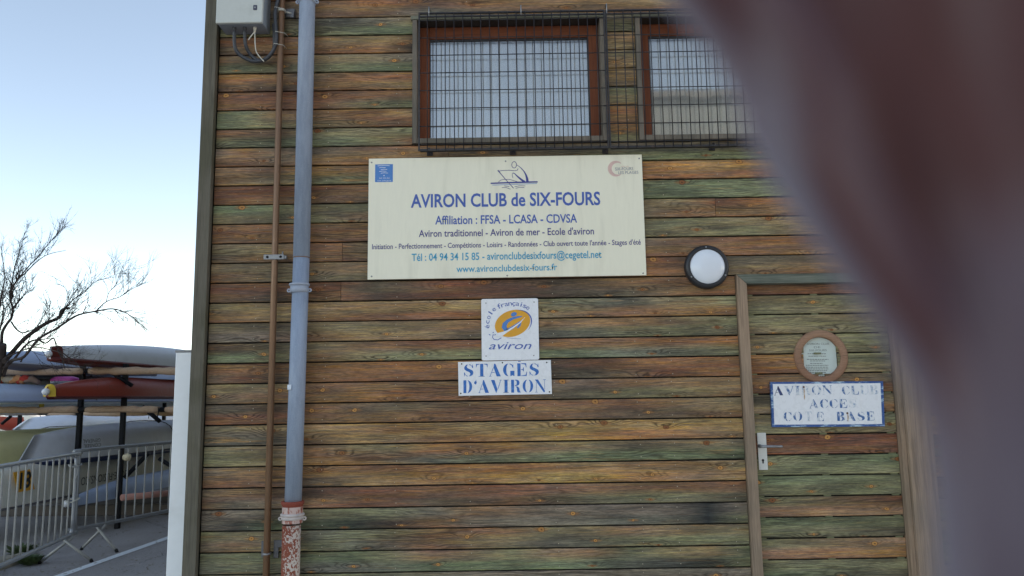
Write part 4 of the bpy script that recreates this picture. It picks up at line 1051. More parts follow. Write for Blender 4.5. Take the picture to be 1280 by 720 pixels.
# kerb stone and weed at the left barrier
k0, k1 = gnd(-60, 730), gnd(32, 699); kd = (k1-k0).normalized(); kn = Vector((-kd.y, kd.x, 0))
km = MB(); prof = [(-.09, 0), (-.085, .06), (-.05, .085), (.05, .09), (.085, .06), (.09, 0)]
for i in range(9):
    t = i/8; P_ = k0.lerp(k1, t)
    for (o_, z) in prof: km.v.append(tuple(P_+kn*(o_+random.uniform(-.006, .006))+Vector((0, 0, max(0, z*(1 if i < 7 else .75)+random.uniform(-.008, .008)*(z > 0))))))
for i in range(8):
    for j in range(5): a_ = i*6+j; km.f.append((a_, a_+6, a_+7, a_+1)); km.sm.append(False)
km.f.append(tuple(48+j for j in range(6))); km.sm.append(False)
tag(km.build('kerb_stone', simple('old_concrete', lin((150, 142, 126)), .85, .2, 14, 0, lin((96, 92, 80)), bump=.6, amt=.7)), 'low broken kerb stone under the left barrier', 'kerb')
lt = MB()
for i in range(420):
    if i < 300: P_ = gnd(random.uniform(-40, 215), random.uniform(640, 720)); 
    else: P_ = gnd(random.uniform(0, 215), 720-random.expovariate(1/14))
    a_ = random.uniform(0, 6.28); r_ = random.uniform(.006, .022); z = .004+random.uniform(0, .008); k = len(lt.v)
    for q in range(4):
        t = a_+q*math.pi/2; rr_ = r_*(1 if q % 2 else .45); lt.v.append((P_.x+math.cos(t)*rr_, P_.y+math.sin(t)*rr_, z+random.uniform(0, .006)))
    lt.f.append((k, k+1, k+2, k+3)); lt.sm.append(False)
tag(lt.build('leaf_litter', simple('dry_litter', lin((112, 98, 76)), .9, .4, 3)), 'scattered dry leaves and grit on the asphalt', None, None, 'stuff')
cr = MB()
for (p0, p1) in (((60, 695), (170, 660)), ((150, 712), (215, 690)), ((105, 655), (30, 668)), ((180, 650), (214, 662))):
    a_, b_ = gnd(*p0, .003), gnd(*p1, .003); n = 22; k = len(cr.v)
    for i in range(n+1):
        q = a_.lerp(b_, i/n)+Vector((random.uniform(-.03, .03), random.uniform(-.03, .03), 0)); cr.v += [(q.x, q.y-.005, .003), (q.x+random.uniform(-.003, .003), q.y+random.uniform(.001, .009), .003)]
    for i in range(n): cr.f.append((k+2*i, k+2*i+2, k+2*i+3, k+2*i+1)); cr.sm.append(False)
tag(cr.build('crack_fill', simple('bitumen_crack', lin((46, 46, 50)), .9)), 'thin dark cracks in the asphalt', None, None, 'structure')
M['leaf'] = simple('weed_leaf', lin((72, 88, 50)), .6, .3, 30)
def weed(P, n, hgt, spread, label):
    m = MB()
    for i in range(n):
        a_ = random.uniform(0, 6.28); r0 = random.uniform(0, spread*.5); b_ = P+Vector((math.cos(a_)*r0, math.sin(a_)*r0, 0))
        h = hgt*random.uniform(.3, 1); lean = spread*random.uniform(.3, 1.0)
        tip = b_+Vector((math.cos(a_)*lean, math.sin(a_)*lean, h)); wd = random.uniform(.006, .016)
        s_ = Vector((-math.sin(a_), math.cos(a_), random.uniform(-.5, .5)))*wd; md = b_.lerp(tip, .6)+Vector((0, 0, h*.12))
        k = len(m.v); m.v += [tuple(b_), tuple(md-s_), tuple(tip), tuple(md+s_)]; m.f.append((k, k+1, k+2, k+3)); m.sm.append(False)
    return tag(m.build('weed', M['leaf']), label, 'plant')
weed(gnd(38, 706)+Vector((0, .0, 0)), 240, .10, .10, 'dark green weed growing beside the kerb under the barrier')
weed(gnd(8, 700)+Vector((0, .25, 0)), 150, .12, .14, 'pale dry weed behind the bars at the left edge')

# ================================================================== BOATS
def hull_mesh(L, B, Hd, bow=1.2, stern=1.0, flat_bow=False, sheer=.1, nx=26, ny=12, full=.75, rake=.0):
    v = []; f = []
    def wid(x):
        a_ = min(1, x/bow); b_ = min(1, (L-x)/stern)
        return max(.010, B/2*math.sin(min(1, a_)*math.pi/2)**.8*math.sin(min(1, max(.1, b_))*math.pi/2)**.8)
    def dep(x):
        a_ = min(1, x/bow) if not flat_bow else .42+.58*min(1, x/bow); b_ = min(1, (L-x)/stern)
        return max(.03, Hd*(.42+.58*math.sin(min(1, a_)*math.pi/2)**.9)*(.5+.5*math.sin(min(1, max(.05, b_))*math.pi/2)))
    for i in range(nx+1):
        t = i/nx; x = L*t**1.25; wv = wid(max(.0, x)); h = dep(x); zs_ = sheer*(1-min(1, x/(bow*1.6)))**2
        for j in range(ny+1):
            a_ = math.pi*j/ny; c_, s_ = math.cos(a_), math.sin(a_)
            y = wv*(abs(c_)**full)*(1 if c_ >= 0 else -1); z = -h*(s_**full)
            v.append((x+rake*(-z/h)*(1-t)**2 if flat_bow else x, y, z+zs_))
    for i in range(nx):
        for j in range(ny): a_ = i*(ny+1)+j; f.append((a_, a_+ny+1, a_+ny+2, a_+1))
    return v, f, nx, ny
Vh = Vector((.03, 1, 0)).normalized(); Nh = Vector((Vh.y, -Vh.x, 0))     # the boats' heading, and the normal of the side we see
REF = at(100, 600, 5.15)-Nh*.45
def hitp(p, O):
    "where the sight line through pixel p meets the upright plane through O that runs with the boats"
    d = ray(*p); c_ = Vector((0, -D, H)); t = (O-c_).dot(Nh)/d.dot(Nh); return c_+d*t
def boat(name, label, px_bow, Y, L, B, Hd, mat, deckmat, head=(.03, 1), inv=False, ball=False, tip=None, strake=None, tipn=1, tipk=1.0, group='boats stored on the racks', pitch=0.0, **kw):
    P = hitp(px_bow, REF+Nh*Y[0]) if isinstance(Y, tuple) else at(px_bow[0], px_bow[1], Y)
    ang = math.atan2(head[1], head[0])
    b = thing(name, label, 'boat', group, P, (math.pi if inv else 0, -pitch, ang))
    if inv: b.rotation_euler = (Matrix.Rotation(ang, 3, 'Z') @ Matrix.Rotation(-pitch, 3, 'Y') @ Matrix.Rotation(math.pi, 3, 'X')).to_euler()
    v, f, nx, ny = hull_mesh(L, B, Hd, **kw)
    def mk(nm, vv, ff, m, sm=True):
        me = bpy.data.meshes.new(nm); me.from_pydata(vv, [], ff); me.materials.append(m)
        me.polygons.foreach_set('use_smooth', [sm]*len(ff)); o = bpy.data.objects.new(nm, me); C.objects.link(o); o.parent = b; return o
    end = tuple(range(ny+1)); mk('hull', v, f+[end[::-1], tuple(nx*(ny+1)+j for j in range(ny+1))], mat)
    dv_ = []; df = []
    for i in range(nx+1):
        l, r_ = v[i*(ny+1)], v[i*(ny+1)+ny]; dv_ += [l[:2]+(l[2]+.002,), (l[0], 0, l[2]+.03), r_[:2]+(r_[2]+.002,)]
    for i in range(nx): a_ = i*3; df += [(a_, a_+1, a_+4, a_+3), (a_+1, a_+2, a_+5, a_+4)]
    mk('deck', dv_, df, deckmat)
    if strake:
        m = MB()
        for side in (0, ny):
            m.tube([(v[i*(ny+1)+side][0], v[i*(ny+1)+side][1]*1.01, v[i*(ny+1)+side][2]) for i in range(nx+1)], strake[1], 6)
        mk('gunwale', m.v, m.f, strake[0])
    if ball:
        m = MB().lathe([(.0005, -.042), (.02, -.037), (.034, -.024), (.040, -.004), (.036, .018), (.022, .034), (.0005, .04)], (-.03, 0, v[ny//2][2]*.5), 'X', 14); mk('bow_ball', m.v, m.f, M['white'])
    if tip:
        n_ = 4; tv = []; tf = []
        n_ = tipn
        for i in range(n_+1):
            for j in range(ny+1): q = v[i*(ny+1)+j]; tv.append((q[0]*tipk-.002, q[1]*1.03+(.003 if j < ny/2 else -.003), q[2]*1.02-.002))
        for i in range(n_):
            for j in range(ny): a_ = i*(ny+1)+j; tf.append((a_, a_+ny+1, a_+ny+2, a_+1))
        mk('bow_tip', tv, tf, tip)
    return b
hm_ = lambda nm, c, r=.5: simple(nm, lin(c), r, .05, 5, 0, tuple(x*.7 for x in lin(c)), amt=.35)
H_W = hm_('pale_hull', (228, 232, 240)); H_B = hm_('blue_grey_hull', (160, 174, 200)); H_R = hm_('red_hull', (150, 58, 42)); H_Y = hm_('cream_green_hull', (214, 210, 156))
H_WW = hm_('white_topside', (234, 232, 222)); H_N = hm_('navy_strake', (36, 48, 84)); H_M = hm_('dark_red_strake', (104, 34, 30)); H_K = hm_('dark_grey_canvas', (112, 110, 116), .8)
H_P = hm_('magenta_hull', (178, 72, 150)); H_BL = hm_('blue_hull', (52, 96, 164)); H_PB = hm_('pale_blue_hull', (190, 208, 234)); H_YE = hm_('yellow_tip', (210, 176, 50)); H_OR = hm_('orange_hull', (214, 106, 52)); H_PK = hm_('pinkish_bar', (176, 128, 114), .7)
# near stack
b1_ = boat('stored_boat', 'white hull with dark red lower edge and white bow ball on the top rack', (62, 452), (.85,), 9.5, .74, .33, H_W, H_M, ball=True, tip=H_M, tipn=1, strake=(H_M, .026), inv=True, bow=3.0, stern=2.5, sheer=-.03)
b2_ = boat('stored_boat', 'red hull with yellow tip and white bow ball on the middle rack', (59, 496), (.95,), 9.5, .62, .26, H_R, H_M, ball=True, tip=H_YE, inv=True, bow=1.7, stern=2.5, sheer=0.0, strake=(H_M, .01), tipk=.25)
b3_ = boat('stored_boat', 'large pale upside down hull with navy gunwale behind the right barrier', (20, 583), (.22,), 8.5, 1.0, .44, H_W, H_N, inv=True, flat_bow=True, rake=.30, strake=(H_N, .032), bow=2.4, stern=2.0, sheer=.0, full=.62)
b4_ = boat('stored_boat', 'white upside down hull carrying the orange number plate on the lowest rack', (-150, 658), (.0,), 11.0, .9, .47, H_WW, H_K, inv=True, bow=1.4, stern=2.0, sheer=.0, full=.40, strake=(H_K, .014))
b5_ = boat('stored_boat', 'slender blue grey hull with white bow ball low behind the barriers', (84, 634), (1.0,), 8.5, .40, .20, H_B, H_K, ball=True, inv=True, bow=1.6, stern=2.0, sheer=.0)
b6_ = boat('stored_boat', 'big cream green hull behind the pale upside down hull', (-160, 614), (-.35,), 11.0, 1.2, .52, H_Y, H_M, inv=True, bow=2.0, stern=2.0, sheer=0.0, full=.5, strake=(H_M, .035))
b7_ = boat('stored_boat', 'long pale blue white hull behind the red one on the middle rack', (-120, 503), (-.2,), 11.0, .74, .22, H_PB, H_W, inv=True, bow=1.5, stern=2.0, sheer=0.0, strake=(H_B, .016))
b8_ = boat('stored_boat', 'blue grey hull half under the bare tree on the top rack', (-60, 466), (-.6,), 11.0, .9, .36, H_B, H_K, inv=True, bow=1.8, stern=2.0, sheer=.0, strake=(H_K, .012))
b9_ = boat('stored_boat', 'magenta hull glimpsed between the rack arms', (63, 476.5), 4.95, .34, .2, .06, H_P, H_W, head=(1, .25), bow=.1, stern=.1, sheer=0.0, inv=True)
b10_ = boat('stored_boat', 'blue hull glimpsed above the red hull', (104, 479), 8.5, 5.0, .4, .10, H_BL, H_W, head=(1, .9), bow=.9, stern=.8, sheer=0.0, inv=True, strake=(H_W, .02))
b11_ = boat('stored_boat', 'white hull with a yellow stripe below the middle rack', (-120, 518), (-1.1,), 9.5, .8, .20, H_W, H_B, inv=True, bow=1.4, stern=1.5, sheer=0.0)
b15_ = boat('stored_boat', 'thin white hull edge seen just under the blue grey one on the top rack', (-120, 480), (-1.0,), 11.0, .6, .14, H_WW, H_K, inv=True, bow=1.4, stern=2.0, sheer=.0)
b16_ = boat('stored_boat', 'slim reddish hull low on the far rack under the carpeted arm', (112, 524), (-3.2,), 8.0, .5, .12, H_OR, H_W, inv=True, bow=1.4, stern=2.0, sheer=.0)
MB().box((1.9, .40, -.20), (2.0, .409, -.02)).build('stripe', H_YE, None).parent = b11_
b12_ = boat('stored_boat', 'white hull end standing above the cream green hull', (17, 537), (-2.4,), 7.0, 1.0, .22, H_W, H_B, inv=True, flat_bow=True, rake=.4, bow=1.4, stern=1.5, sheer=0.0)
b13_ = boat('stored_boat', 'pale hull at the top behind the dark posts', (40, 474), (-2.6,), 9.0, .8, .26, H_PB, H_W, inv=True, bow=1.6, stern=1.5, sheer=0.0)
b14_ = boat('stored_boat', 'dark canvas covered hull under the blue grey one by the tree', (-30, 452), (.0,), 4.2, .4, .09, H_K, H_K, inv=False, bow=1.8, stern=2.6, sheer=.0)
def strap(b, i, mat, r=.007):
    "webbing strap over a hull at station i of its hull mesh"
    h = [c for c in b.children if c.name.startswith('hull')][0].data.vertices; ny = 12
    pts = [Vector(h[i*(ny+1)+j].co)*1.0 for j in range(ny+1)]
    m = MB().tube([Vector((p.x, p.y*1.03, p.z*1.03)) for p in pts], r, 5)
    me = bpy.data.meshes.new('strap'); me.from_pydata(m.v, [], m.f); me.materials.append(mat); o = bpy.data.objects.new('strap', me); C.objects.link(o); o.parent = b
for b_, ii in ((b1_, 12), (b2_, 12), (b3_, 11), (b6_, 10), (b7_, 9), (b8_, 7), (b4_, 11)): strap(b_, ii, M['black'])
# rectangular marks on the hulls are separate thin plates standing on the sides
def side_text(body, pa, pb, Y0, cap, mat, parent_, flip=True, off=0.0, inset=0.0):
    "text on a vertical plane that runs with the boats; pa, pb: pixel ends of the lower edge"
    # intersect pixel rays with the vertical plane through point O with normal Nh
    O = Y0
    def hit(p):
        d = ray(*p); c_ = Vector((0, -D, H)); t = (O-c_).dot(Nh)/d.dot(Nh); return c_+d*t
    A, B = hit(pa), hit(pb); me = text_mesh(body, 0, off)
    xs = [v_.co.x for v_ in me.vertices]; x0_, x1_ = min(xs), max(xs)
    for v_ in me.vertices:
        t = (v_.co.x-x0_)/(x1_-x0_); h = v_.co.y/CAP*cap
        q = (B+(A-B)*t+Vector((0, 0, cap-h))) if flip else (A+(B-A)*t+Vector((0, 0, h)))
        v_.co = q
    me.materials.clear(); me.materials.append(mat); o = bpy.data.objects.new('lettering', me); C.objects.link(o)
    o.parent = parent_; bpy.context.view_layer.update(); o.matrix_parent_inverse = parent_.matrix_world.inverted(); return o
bpy.context.view_layer.update()
PL = REF+Nh*.66
side_text('GENERAL', (103.5, 554.2), (125.5, 552.2), PL+Nh*-.03, .045, M['black'], b3_)
side_text('CONSEIL', (104.5, 560), (126, 557.8), PL+Nh*.03, .042, M['black'], b3_)
PL4 = REF+Nh*.462
side_text('OO.SNOISUF-EDOS'[::-1].replace('OO', 'CO'), (101, 607), (158, 596.5), PL4, .10, M['black'], b4_)
# number plate: orange panel with 18 upside down
def _h(p, O):
    d = ray(*p); c_ = Vector((0, -D, H)); t = (O-c_).dot(Nh)/d.dot(Nh); return c_+d*t
O_ = PL4+Nh*.004
qs = [hitp(p, O_) for p in ((22.5, 615.5), (43.5, 611.5), (37.5, 586.5), (17, 590.5))]
npm = MB(); npm.v = [tuple(q) for q in qs]+[tuple(q-Nh*.006) for q in qs]; npm.f = [(0, 1, 2, 3), (4, 5, 6, 7)]+[(k, (k+1) % 4, 4+(k+1) % 4, 4+k) for k in range(4)]; npm.sm = [False]*6
NPl = npm.build('number_plate', simple('plate_orange', lin((250, 184, 50)), .5, .08))
tag(NPl, 'orange number plate with black upside down figures on the lowest white hull', 'number plate')
side_text('81', (24.5, 611), (38, 608), O_+Nh*.004, .17, M['black'], NPl, True, .03)

# ================================================================== RACKS
M['carpet'] = simple('carpet_wrapping', lin((176, 150, 126)), .9, .22, 14, 0, lin((126, 96, 78)), bump=.5, amt=.6)
M['carpet2'] = simple('grey_felt', lin((128, 120, 116)), .9, .22, 14, 0, lin((90, 76, 70)), bump=.5, amt=.6)
RK = M['rackblack'] = simple('rack_steel', lin((15, 16, 22)), .7, .2, 20, spec=.2)
def rack(label, Y, posts, arms, braces, low):
    r = thing('boat_rack', label, 'boat rack', 'racks holding the boats', (at(120, 600, Y).x, Y, 0))
    for xp in posts:
        x = at(xp, 520, Y).x; MB().box((x-.027, Y-.03, 0), (x+.027, Y+.03, at(xp, low, Y).z), .004).build('post', RK, r)
    for (xa, xb, yp) in arms:
        a_, b_ = at(xa, yp, Y-.06), at(xb, yp, Y-.06)
        MB().tube([a_, b_], .03, 8).build('arm', RK, r)
        t = .01
        while t < .97:
            t2 = min(.99, t+random.uniform(.10, .42)); n = max(4, int((t2-t)*40)); rr = random.uniform(.036, .05); sag = random.uniform(-.006, .012)
            pts = [a_.lerp(b_, t+(t2-t)*k/n)+Vector((0, 0, random.uniform(-.005, .005)-sag*math.sin(math.pi*k/n))) for k in range(n+1)]
            MB().tube(pts, [rr*random.uniform(.86, 1.12)*(.75 if k in (0, n) else 1) for k in range(n+1)], 9).build('wrapping', M['carpet'] if random.random() < .7 else M['carpet2'], r)
            if random.random() < .6:
                q = a_.lerp(b_, t2); MB().tube(sp([q+Vector((0, -.05, .03)), q+Vector((.01, -.055, -.03)), q+Vector((random.uniform(-.05, .05), -.05, -.09))], 3), .006, 5).build('cord', RK, r)
            t = t2+random.uniform(-.004, .03)
    for (p0, p1) in braces:
        MB().tube([at(*p0, Y-.03), at(*p1, Y-.03)], .028, 6).build('brace', RK, r)
    return r
rack('near black steel boat rack with carpet wrapped arms', 4.75, (100, 154), ((-30, 300, 464), (-30, 300, 512)), (((140, 466), (165, 482)), ((178, 508), (200, 527)), ((156, 597), (186, 566)), ((199, 573), (225, 590))), 455)
rack('farther boat rack in warm light behind the hulls', 9.5, (25, 60, 205), ((-40, 280, 470), (-40, 280, 517)), (((74, 515), (88, 526)), ((100, 515), (88, 526)), ((14, 520), (2, 530))), 462)
# sleepers on the ground under the hulls
for i, (xa, xb, yp) in enumerate(((-40, 260, 645), (-60, 240, 632))):
    q0, q1 = gnd(xa, yp), gnd(xb, yp-3)
    dq = (q1-q0); m = MB().box((0, -.09, .0), (dq.length, .09, .14), .012)
    o = m.build('sleeper', simple('old_timber', lin((84, 78, 74)), .9, .25, 9, stretch=(.3, 1, 1), bump=.5), None, q0); o.rotation_euler = (0, 0, math.atan2(dq.y, dq.x))
    tag(o, ('front', 'rear')[i]+' dark timber sleeper lying on the ground under the hulls', 'sleeper', 'sleepers under the boats')
pk = MB().tube([at(152, 622, 4.3), at(225, 615, 4.9)], .038, 10)
tag(pk.build('wrapped_bar', H_PK), 'pinkish padded bar low behind the right barrier', 'bar')
tag(MB().lathe([(.0005, -.05), (.028, -.04), (.042, 0), (.034, .03), (.0005, .045)], at(159, 571.5, 3.5), 'X', 12).build('buoy', simple('cream_float', lin((206, 192, 160)), .6)), 'small cream float tied under the pale hull', 'buoy')

# the block of flats across the road, behind the photographer: mirrored in the windows
def flats():
    f_ = thing('apartment_building', 'grey beige apartment block across the road mirrored in the windows', 'building', None, (0, -33, 0))
    MB().box((.4, -46, 0), (5.5, -33, 14.4), .03).build('wall', simple('flats_render', lin((104, 112, 114)), .85, .05, .8), f_)
    MB().box((5.51, -46, 0), (40, -32.6, 16.4), .03).build('wall', simple('flats_render_pale', lin((112, 120, 120)), .85, .05, .8), f_)
    rm_ = simple('flats_roof', lin((100, 100, 100)), .8); MB().box((0, -46.4, 14.405), (5.09, -32.7, 14.6), .03).build('roof', rm_, f_); MB().box((5.1, -46.4, 16.405), (40.4, -32.1, 16.7), .03).build('roof', rm_, f_)
    wm = MB().box((-.6, -.03, 0), (.6, -.003, 1.35)).mesh('window', simple('flats_window', lin((70, 80, 92)), .15))
    gm2 = simple('flats_balcony', lin((206, 204, 196)), .7); bm2 = MB().box((-1.3, 0, 0), (1.3, 1.0, .12)).box((-1.3, .95, .121), (1.3, 1.0, 1.0)).mesh('balcony', gm2)
    for fl in range(5):
        for i in range(9, 17):
            o = link('window', wm, f_, (-42+i*4.8, -32.96 if i < 10 else -32.56, 1.0+fl*3)); o.rotation_euler = (0, 0, math.pi) if False else (0, 0, 0)
            if i % 3 == 1 and fl: link('balcony', bm2, f_, (-42+i*4.8, -33, fl*3-.15))
flats()

# far side of the boat park, standing in sunlight
def hut(x0, x1, Y, z, roofc, wallc, label):
    h = thing('boat_shed', label, 'shed', 'sheds on the far side of the boat park', ((x0+x1)/2, Y, 0))
    MB().box((x0, Y, 0), (x1, Y+5, z), .02).build('wall', simple('shed_wall', wallc, .8, .06, 2), h)
    rz = z+.9; m = MB(); m.v = [(x0-.2, Y-.2, z), (x1+.2, Y-.2, z), (x1+.2, Y+5.2, z), (x0-.2, Y+5.2, z), (x0-.2, Y+2.5, rz), (x1+.2, Y+2.5, rz)]
    m.f = [(0, 1, 5, 4), (2, 3, 4, 5), (0, 4, 3), (1, 2, 5), (0, 3, 2, 1)]; m.sm = [False]*5; m.build('roof', simple('shed_roof', roofc, .8, .1, 3), h)
    n = max(1, int((x1-x0)/2.2))
    for i in range(n):
        x = x0+(x1-x0)*(i+.5)/n; MB().box((x-.4, Y-.03, .9), (x+.4, Y-.004, 1.6)).build('window', simple('shed_window', lin((70, 84, 100)), .2), h)
for i, (xp, Y, L_, mt, lb) in enumerate(((20, 22, 6, H_WW, 'sunlit white dinghy far left under the racks'), (64, 24, 5, H_WW, 'sunlit white dinghy far behind the middle rack'), (118, 22, 2.6, H_OR, 'orange dinghy far behind between the dark posts'), (132, 23, 3, H_WW, 'white dinghy with a warm lit side far behind the dark posts'), (165, 21, 6, H_OR, 'orange red dinghy seen low behind the right rack brace'), (-20, 22, 4.5, H_R, 'red dinghy far behind at the left edge'))):
    P_ = at(xp, 536, Y)
    b = boat('dinghy', lb, (xp, 522 if i != 4 else 527), Y, L_, 1.2, .5, mt, H_WW, head=(1, .15), bow=.9, stern=.5, sheer=.2, group='dinghies parked on the far side')
for i, (xa, xb, Y, z, lb) in enumerate(((-28, -17, 34, 2.6, 'low cream shed at the far left'), (-15.5, -9, 38, 3.0, 'low white shed far behind the boats'))):
    hut(xa, xb, Y, z, lin((150, 84, 60)), lin((214, 204, 186)), lb)
rnd_c = [(196, 70, 50), (216, 190, 150), (206, 196, 180), (220, 160, 110), (196, 70, 60), (150, 130, 120)]
for i in range(6):
    xp = -6+i*9; P_ = at(xp, 476, 4.9)
    m = MB().tube([P_+Vector((-.09, 0, random.uniform(-.02, .02))), P_+Vector((0, .01, .03)), P_+Vector((.10, 0, random.uniform(-.03, .02)))], [.03, random.uniform(.04, .06), .03], 8)
    tag(m.build('rolled_cover', simple('cloth_%s' % 'abcdef'[i], lin(rnd_c[i]), .9, .2, 20, bump=.4)), ('red', 'cream', 'off white', 'peach', 'dark red', 'taupe')[i]+' rolled cover lying on the farther rack', 'boat cover', 'rolled covers on the farther rack')

# ================================================================== TREE
bark = simple('bark', lin((66, 56, 52)), .9, .3, 30, bump=.8)
TR = thing('bare_tree', 'leafless tree with dark crooked limbs at the left edge', 'tree')
YTR = 1.6
def tp(pts, dy=0.0, seed=0):
    rn = random.Random(seed); n = len(pts)
    return [at(a_, b_, YTR+dy*i/max(1, n-1)+rn.uniform(-.04, .04)) for i, (a_, b_) in enumerate(pts)]
U1 = (D+YTR)/FPX
limbs = [
 ([(-38, 760), (-34, 680), (-28, 600), (-18, 540), (-12, 500), (-6, 470), (0, 450), (2, 430)], 22, 11, 0),
 ([(5, 452), (14, 442), (30, 424), (50, 409), (60, 403), (74, 397), (80, 387), (86, 385)], 6.5, 3, .3),
 ([(4, 470), (12, 452), (30, 446), (48, 424), (70, 411), (88, 399), (100, 393), (120, 389), (140, 386), (155, 390), (165, 396), (174, 404)], 4.5, .6, -.3),
 ([(74, 397), (76, 388), (84, 383), (92, 374), (106, 365), (118, 353), (135, 347)], 2.6, .5, .3),
 ([(120, 389), (133, 377), (150, 371), (165, 361), (177, 355)], 1.6, .4, -.4),
 ([(133, 377), (136, 366), (145, 356), (151, 345)], 1.0, .4, .1),
 ([(2, 430), (3, 415), (10, 403), (14, 398), (16, 386), (13, 371), (20, 352), (31, 342), (45, 328), (60, 318), (82, 313)], 4.4, .5, -.3),
 ([(14, 402), (20, 411), (28, 416), (36, 414)], 2.2, 1.4, .1),
 ([(17, 385), (23, 377), (29, 371)], 3, 1.4, .2),
 ([(13, 371), (17, 340), (24, 316), (31, 291)], 2.0, .4, .2),
 ([(20, 352), (34, 335), (50, 318), (62, 303), (77, 288)], 1.9, .4, -.2),
 ([(4, 460), (15, 452), (28, 436), (38, 427), (48, 425), (57, 429), (67, 423), (72, 436), (85, 446), (101, 459)], 3.4, 1.0, .3),
 ([(10, 446), (28, 438), (45, 434), (62, 437), (75, 441), (83, 449)], 2.2, .8, -.2),
 ([(26, 452), (34, 440), (50, 424), (58, 412)], 2.0, .6, .2),
 ([(72, 437), (78, 450), (81, 461)], 1.8, 1.0, 0),
 ([(-10, 470), (-6, 430), (-3, 400), (2, 370), (6, 345), (2, 320)], 4, .5, .4),
 ([(-6, 430), (0, 412), (4, 390), (3, 372)], 2.5, .8, -.4),
]
tr_pts = []
for i, (pts, r0, r1, dy) in enumerate(limbs):
    P_ = sp(tp(pts, dy, i), 4); n = len(P_)
    rr = [(r0+(r1-r0)*(k/(n-1))**.8)/2*U1*random.uniform(.93, 1.07) for k in range(n)]
    MB().tube(P_, rr, 8 if i else 10).build('trunk' if i == 0 else 'limb', bark, TR)
    if i: tr_pts.append((P_, rr))
tw = MB(); rn = random.Random(11)
def twig(p, d, L, r, depth):
    n = 4; pts = [p]; q = p.copy(); dd_ = d.copy()
    for k in range(n):
        dd_ = (dd_+Vector((rn.gauss(0, .13), rn.gauss(0, .13), rn.gauss(.03, .12)))).normalized(); q = q+dd_*L/n; pts.append(q)
    tw.tube(pts, [r*(1-.75*k/n) for k in range(n+1)], 3, False)
    if depth > 0:
        for k in range(rn.randint(2, 4)):
            t = rn.uniform(.2, .95); i = min(n-1, int(t*n)); b_ = pts[i].lerp(pts[i+1], t*n-i)
            e = (dd_+Vector((rn.gauss(0, .45), rn.gauss(0, .4), rn.gauss(.1, .45)))).normalized()
            twig(b_, e, L*rn.uniform(.45, .75), r*.68, depth-1)
cnt = {1: 9, 2: 26, 3: 22, 4: 13, 5: 7, 6: 32, 7: 6, 8: 7, 9: 18, 10: 20, 11: 12, 12: 8, 13: 7, 14: 4, 15: 20, 16: 12}
for i, (P_, rr) in enumerate(tr_pts, 1):
    for k in range(cnt.get(i, 8)):
        t = rn.uniform(.22, 1.0)*(len(P_)-1); j = min(len(P_)-2, int(t)); b_ = P_[j].lerp(P_[j+1], t-j); dl_ = (P_[j+1]-P_[j]).normalized()
        up = Vector((rn.gauss(.15, .35), rn.gauss(0, .45), rn.gauss(.75, .4)))
        if i == 2 and t > (len(P_)-1)*.6: up = Vector((rn.gauss(.6, .3), rn.gauss(0, .4), rn.gauss(-.45, .4)))
        if i in (12, 11) : up = Vector((rn.gauss(.2, .5), rn.gauss(0, .4), rn.gauss(.1, .6)))
        twig(b_, (dl_*.7+up*.8).normalized(), rn.uniform(.12, .32)*(.62 if i in (6, 9, 10, 15) else .8 if i in (2, 4, 5) else 1), max(.0022, min(.0042, rr[j]*.55)), 2)
tag(tw.build('twigs', bark, TR), kind='stuff')

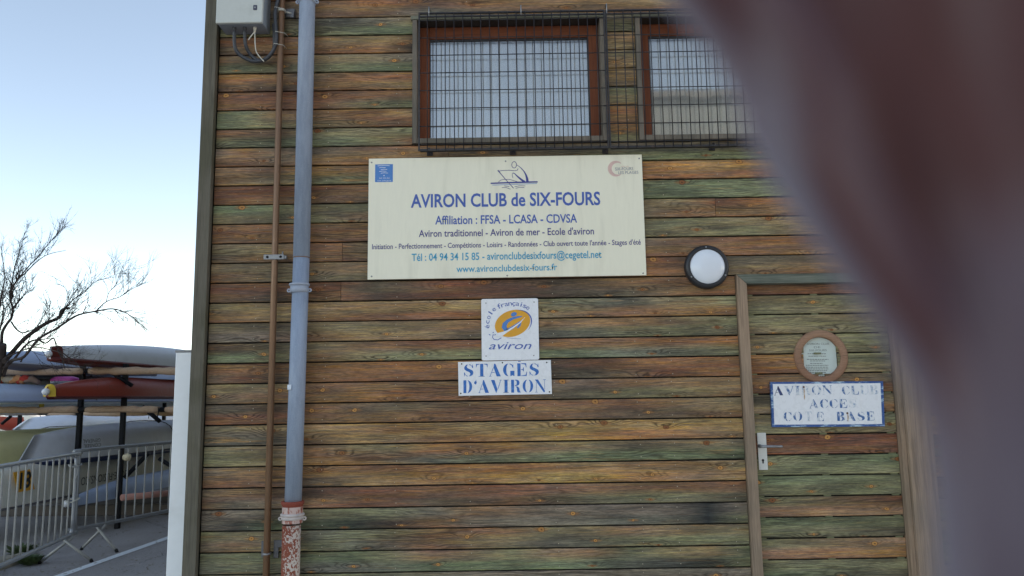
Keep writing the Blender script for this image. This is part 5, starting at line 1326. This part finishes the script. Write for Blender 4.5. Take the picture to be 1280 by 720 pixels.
# ================================================================== CLOTH NEAR THE LENS
def cloth():
    edge = [(-260, 700), (-60, 800), (0, 838), (60, 886), (120, 922), (170, 938), (220, 962), (270, 996), (330, 1040), (390, 1084), (430, 1112), (465, 1132), (495, 1146), (540, 1160), (620, 1168), (720, 1174), (900, 1180), (1100, 1186)]
    def el(y):
        for i in range(len(edge)-1):
            if edge[i][0] <= y <= edge[i+1][0]:
                t = (y-edge[i][0])/(edge[i+1][0]-edge[i][0]); return edge[i][1]*(1-t)+edge[i+1][1]*t
        return edge[-1][1]
    nx, ny = 90, 110; v = []; f = []; sky_sheen = []
    def G(x, y, cx, cy, w_, tx, ty2):
        "smooth ridge of width w_ along direction tx,ty2 through cx,cy"
        l = math.hypot(tx, ty2); d = ((x-cx)*ty2-(y-cy)*tx)/l; return math.exp(-(d/w_)**2)
    sm_ = lambda t: max(0, min(1, t))**2*(3-2*max(0, min(1, t)))
    acc = [.112]*(nx+1); dy = 1180/ny
    for j in range(ny+1):
        y = -230+1180*j/ny; xl = el(y)
        for i in range(nx+1):
            t = i/nx; x = xl+(1650-xl)*(t**1.15)
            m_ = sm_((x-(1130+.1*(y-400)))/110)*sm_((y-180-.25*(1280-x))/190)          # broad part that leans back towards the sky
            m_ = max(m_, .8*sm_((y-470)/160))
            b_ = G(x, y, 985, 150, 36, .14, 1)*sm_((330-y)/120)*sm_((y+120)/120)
            acc[i] += dy*(.000028*(1-m_)*(1 if y < 480 else .4)-.000075*m_*(1 if y < 760 else 0)-.00007*b_)
            dep = acc[i]+.0035*G(x, y, 1105, 260, 50, .36, 1)-.0022*G(x, y, 1215, 200, 60, .22, 1)+.0006*math.sin(x*.021+y*.013)
            d_e = (x-xl); dep += .012*math.exp(-d_e/50.0)*(1 if y < 250 else max(0, 1-(y-250)/160))+.010*math.exp(-d_e/26.0)
            v.append(tuple(at(x, y, -D+dep))); sky_sheen.append(max(m_, .55*b_))
    for j in range(ny):
        for i in range(nx): a_ = j*(nx+1)+i; f.append((a_, a_+1, a_+nx+2, a_+nx+1))
    me = bpy.data.meshes.new('cloth'); me.from_pydata(v, [], f); me.polygons.foreach_set('use_smooth', [True]*len(f))
    g = NG('maroon_cloth'); o_ = g.tc.outputs['Object']
    wv = g.noise(g.scaled(o_, 1500, 1500, 1500), 1, 2); n_ = g.noise(o_, 22, 3)
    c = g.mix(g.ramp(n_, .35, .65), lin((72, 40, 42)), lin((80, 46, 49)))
    c = g.mix(g.n('ShaderNodeAttribute', attribute_name='sky_sheen').outputs['Fac'], c, lin((90, 74, 80)))  # lavender sky sheen painted into the cloth colour by mask
    g.bump(wv, .2, .0003)
    m = g.fin(c, .55, 0, .35); g.b.inputs['Sheen Weight'].default_value = .45; g.b.inputs['Sheen Roughness'].default_value = .4
    g.b.inputs['Sheen Tint'].default_value = (.75, .8, 1, 1)
    at_ = me.attributes.new('sky_sheen', 'FLOAT', 'POINT'); at_.data.foreach_set('value', sky_sheen)
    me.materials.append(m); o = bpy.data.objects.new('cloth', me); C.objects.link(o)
    sm2 = o.modifiers.new('thick', 'SOLIDIFY'); sm2.thickness = .0012; sm2.offset = 0
    return tag(o, 'dark maroon folded cloth with painted lavender sky sheen, hanging out of focus close to the lens', 'cloth')
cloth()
